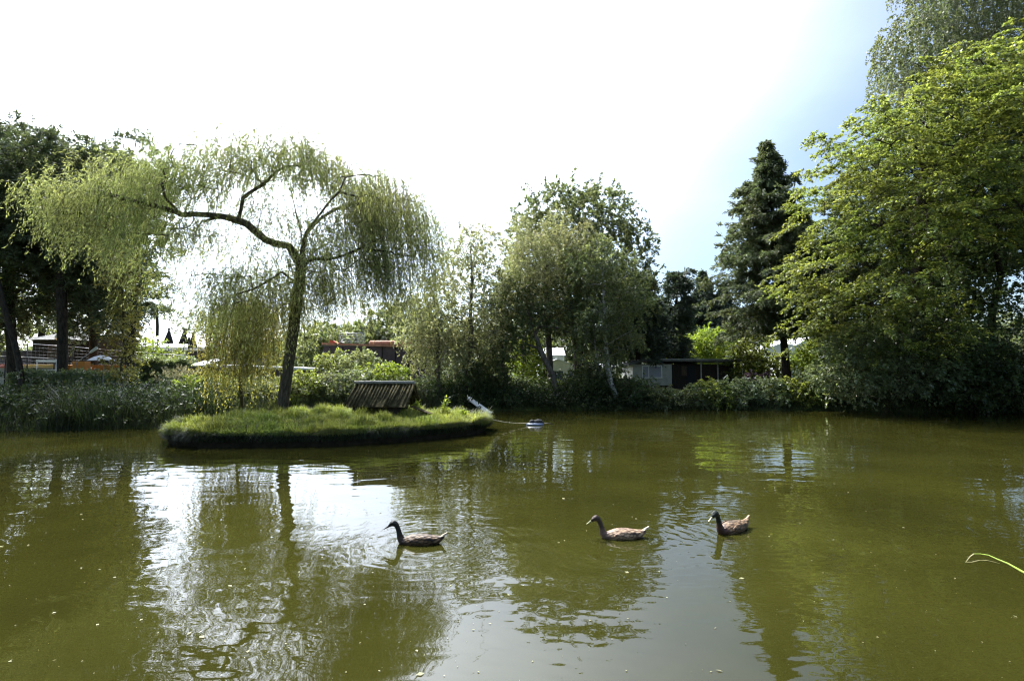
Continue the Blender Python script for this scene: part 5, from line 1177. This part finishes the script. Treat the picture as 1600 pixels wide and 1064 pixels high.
def duck(label, pos, yaw, mats, wingm, billm, tailm, sc=1.0):
    o = empty('duck', (pos.x, pos.y, -.012), label, 'duck', 'ducks swimming on the pond', yaw); o.scale = (sc,) * 3
    R = catmull(SP, 3); b = MB(); rings = []; n = 20
    pts = [Vector((r[0], 0, r[1])) for r in R]
    for i, r in enumerate(R):
        tn = (pts[min(i + 1, len(R) - 1)] - pts[max(i - 1, 0)]).normalized()
        up = Vector((-tn.z, 0, tn.x))
        ring = []
        for k in range(n):
            a = 2 * math.pi * k / n; c, s = math.cos(a), math.sin(a)
            w = r[2] * c; h = r[3] * s
            if s > 0 and r[0] < .16: w *= 1 - .12 * s      # narrower back
            ring.append(b.bm.verts.new(pts[i] + Vector((0, 1, 0)) * w + up * h))
        rings.append(ring)
    for r0, r1 in zip(rings, rings[1:]):
        for k in range(n): b.bm.faces.new((r0[k], r0[(k + 1) % n], r1[(k + 1) % n], r1[k])).smooth = True
    b.bm.faces.new(rings[0][::-1]); b.bm.faces.new(rings[-1]); b.build('body', mats, o)
    for s in (-1, 1):
        w = MB(); rr = []
        for i in range(11):
            t = i / 10; x = .115 - t * .33; y = s * (.080 + .022 * math.sin(t * 2.4) - .055 * t * t); z = .056 + .004 * math.sin(t * 3) + .014 * t; hh = .040 * math.sin(min(1, t * 3 + .15) * 1.57) * (1 - t ** 2.5 * .93); th = .012 * (1 - t * .75)
            rr.append([w.bm.verts.new((x, y + s * th * math.cos(a) - s * .25 * hh * math.sin(a), z + hh * math.sin(a))) for a in [2 * math.pi * k / 10 for k in range(10)]])
        for r0, r1 in zip(rr, rr[1:]):
            for k in range(10): w.bm.faces.new((r0[k], r0[(k + 1) % 10], r1[(k + 1) % 10], r1[k])).smooth = True
        w.bm.faces.new(rr[0][::-1]); w.bm.faces.new(rr[-1]); w.build('folded_wing', wingm, o)
    tl = MB()
    for k in range(-3, 4):
        a = k * .13; p0 = Vector((-.235, k * .007, .088)); p1 = p0 + Vector((-.072 * math.cos(a), -.072 * math.sin(a), .036 - abs(k) * .005)); sd = Vector((math.sin(a), -math.cos(a), 0)) * .011
        tl.prism([p0 - sd * .6, p0 + sd * .6, p0.lerp(p1, .8) + sd, p1, p0.lerp(p1, .8) - sd], (0, 0, .006 + .002 * (3 - abs(k))))
    tl.build('tail', tailm, o)
    bl = MB(); rr = []
    for t, w, h in ((0, .0125, .013), (.25, .0115, .0105), (.55, .012, .007), (.85, .0135, .005), (1, .008, .003)):
        c = Vector((.345, 0, .204)).lerp(Vector((.408, 0, .166)), t); up = Vector((.52, 0, .85))
        rr.append([bl.bm.verts.new(c + Vector((0, 1, 0)) * w * math.cos(a) + up * h * math.sin(a)) for a in [2 * math.pi * k / 12 for k in range(12)]])
    for r0, r1 in zip(rr, rr[1:]):
        for k in range(12): bl.bm.faces.new((r0[k], r0[(k + 1) % 12], r1[(k + 1) % 12], r1[k])).smooth = True
    bl.bm.faces.new(rr[0][::-1]); bl.bm.faces.new(rr[-1]); bl.build('bill', billm, o)
    for s in (-1, 1):
        e = MB(); e.lathe((.312, s * .0245, .232), [(.0005, -.005), (.0042, -.003), (.005, 0), (.0042, .003), (.0005, .005)], 10); e.build('eye', M['cloth_dark'], o)
    return o
m1 = duck_mat('duck_dark', (.15, .095, .05), (.03, .018, .010), (.010, .012, .009), (.03, .018, .012), 0)
m2 = duck_mat('duck_fawn', (.36, .25, .15), (.12, .07, .045), (.05, .032, .022), (.11, .07, .05), 0)
m3 = duck_mat('duck_brown', (.24, .155, .085), (.06, .035, .02), (.008, .013, .008), (.05, .022, .014), 0)
w1 = duck_mat('wing_dark', (.11, .065, .03), (.012, .008, .006), (.03, .02, .015), (.10, .065, .035), 0)
w2 = duck_mat('wing_fawn', (.42, .29, .18), (.07, .04, .03), (.2, .13, .08), (.4, .3, .2), 0)
w3 = duck_mat('wing_brown', (.20, .12, .06), (.03, .018, .012), (.06, .03, .02), (.22, .15, .09), 0)
bill_dark = mat('bill_dark', (.03, .03, .025), .4, .2, 20, bump=0); bill_pale = mat('bill_pale', (.22, .22, .10), .35, .2, 20, bump=0)
tail_pale = mat('tail_pale', (.55, .48, .36), .6, .2, 30, bump=.05); tail_brown = mat('tail_brown', (.30, .18, .1), .6, .2, 30, bump=.05)
def dpos(px, py, off, yaw, sc):
    g = G(px, py); return Vector((g.x + off, g.y, 0))
duck('dark brown duck with black head, leftmost, swimming left', dpos(655, 851, 0, 0, 1) + Vector((0, .05, 0)), math.pi, m1, w1, bill_dark, tail_pale, .94)
duck('fawn duck with pale back and tail, middle, swimming left', dpos(974, 842, 0, 0, 1) + Vector((0, .05, 0)), math.pi + .06, m2, w2, bill_pale, tail_pale, .97)
duck('brown duck with glossy black head, rightmost, turned towards the camera', dpos(1145, 829, 0, 0, 1), math.pi + math.radians(34), m3, w3, bill_pale, tail_brown, 1.06)

# ------------------------------------------------------------------ foreground grass stem, floating bits
Y = 2.6
st = [(2.15, 1.0, .35)] + [tuple(P(x, y, Yy)) for x, y, Yy in ((1680, 938, 1.75), (1630, 910, 1.95), (1600, 894, 2.05), (1575, 880, 2.15), (1558, 873, 2.2), (1545, 867, 2.25), (1532, 865, 2.3), (1522, 865, 2.32))]
o = empty('grass_stem', st[0], 'single bright green bent grass stem reaching in from the right edge', 'grass stem')
org = Vector(st[0]); b = MB(); b.tube([Vector(p) - org for p in st], [.006, .005, .0045, .004, .0032, .0024, .0018, .0015, .0014], 7); b.build('stem', M['stem_green'], o)
b = MB(); b.tube([P(x, y, 2.33) - org for x, y in ((1522, 865), (1516, 869), (1512, 874), (1509, 878))], [.002, .0018, .0015, .0015], 6); b.tube([P(x, y, 2.33) - org for x, y in ((1509, 878), (1518, 878), (1530, 875), (1542, 875), (1555, 878), (1562, 880))], [.0018, .0016, .0014, .0012, .001, .0008], 6); b.build('dry_tip', M['straw'], o)
def debris():
    rng = np.random.default_rng(201); n = 420
    px = rng.random(n) * 1700 - 50; py = 690 + 374 * rng.random(n); V = []
    for x, y in zip(px, py):
        g = G(x, y)
        if sdist(np.array([g.x]), np.array([g.y]))[0] > -.3: continue
        if g.y > 12.6 and -9.8 < g.x < -.3: continue
        a = rng.random() * 6.28; l = (.003 + .012 * rng.random() ** 3) if rng.random() > .08 else (.012 + .016 * rng.random()); w = l * (.3 + .5 * rng.random()); d = np.array([math.cos(a), math.sin(a), 0]) * l; s = np.array([-math.sin(a), math.cos(a), 0]) * w
        c = np.array([g.x, g.y, .004]); z = np.array([0, 0, .003])
        V += [c - d, c + s + z, c + d, c - s + z * .5]
    V = np.array(V); o = leaf_obj('floating_debris', V, M['pampas'], None); tag(o, 'tiny leaf scraps and seeds floating on the pond', 'debris', None, 'stuff')
debris()
# near bank under the camera
def near_bank():
    rng = np.random.default_rng(211); n = 4000; X = rng.random(n) * 14 - 7; Y = .9 - rng.random(n) * 2.5; Z = ground_z(X, Y) - .02
    k = ~((np.abs(X) < .8) & (np.abs(Y) < .8))
    a = blades(rng, X[k], Y[k], Z[k], .16, .008, .7, 3); o = leaf_obj('near_grass', a, M['grass'], None); tag(o, 'grass of the near bank at the foot of the viewer', 'grass', None, 'stuff')
near_bank()
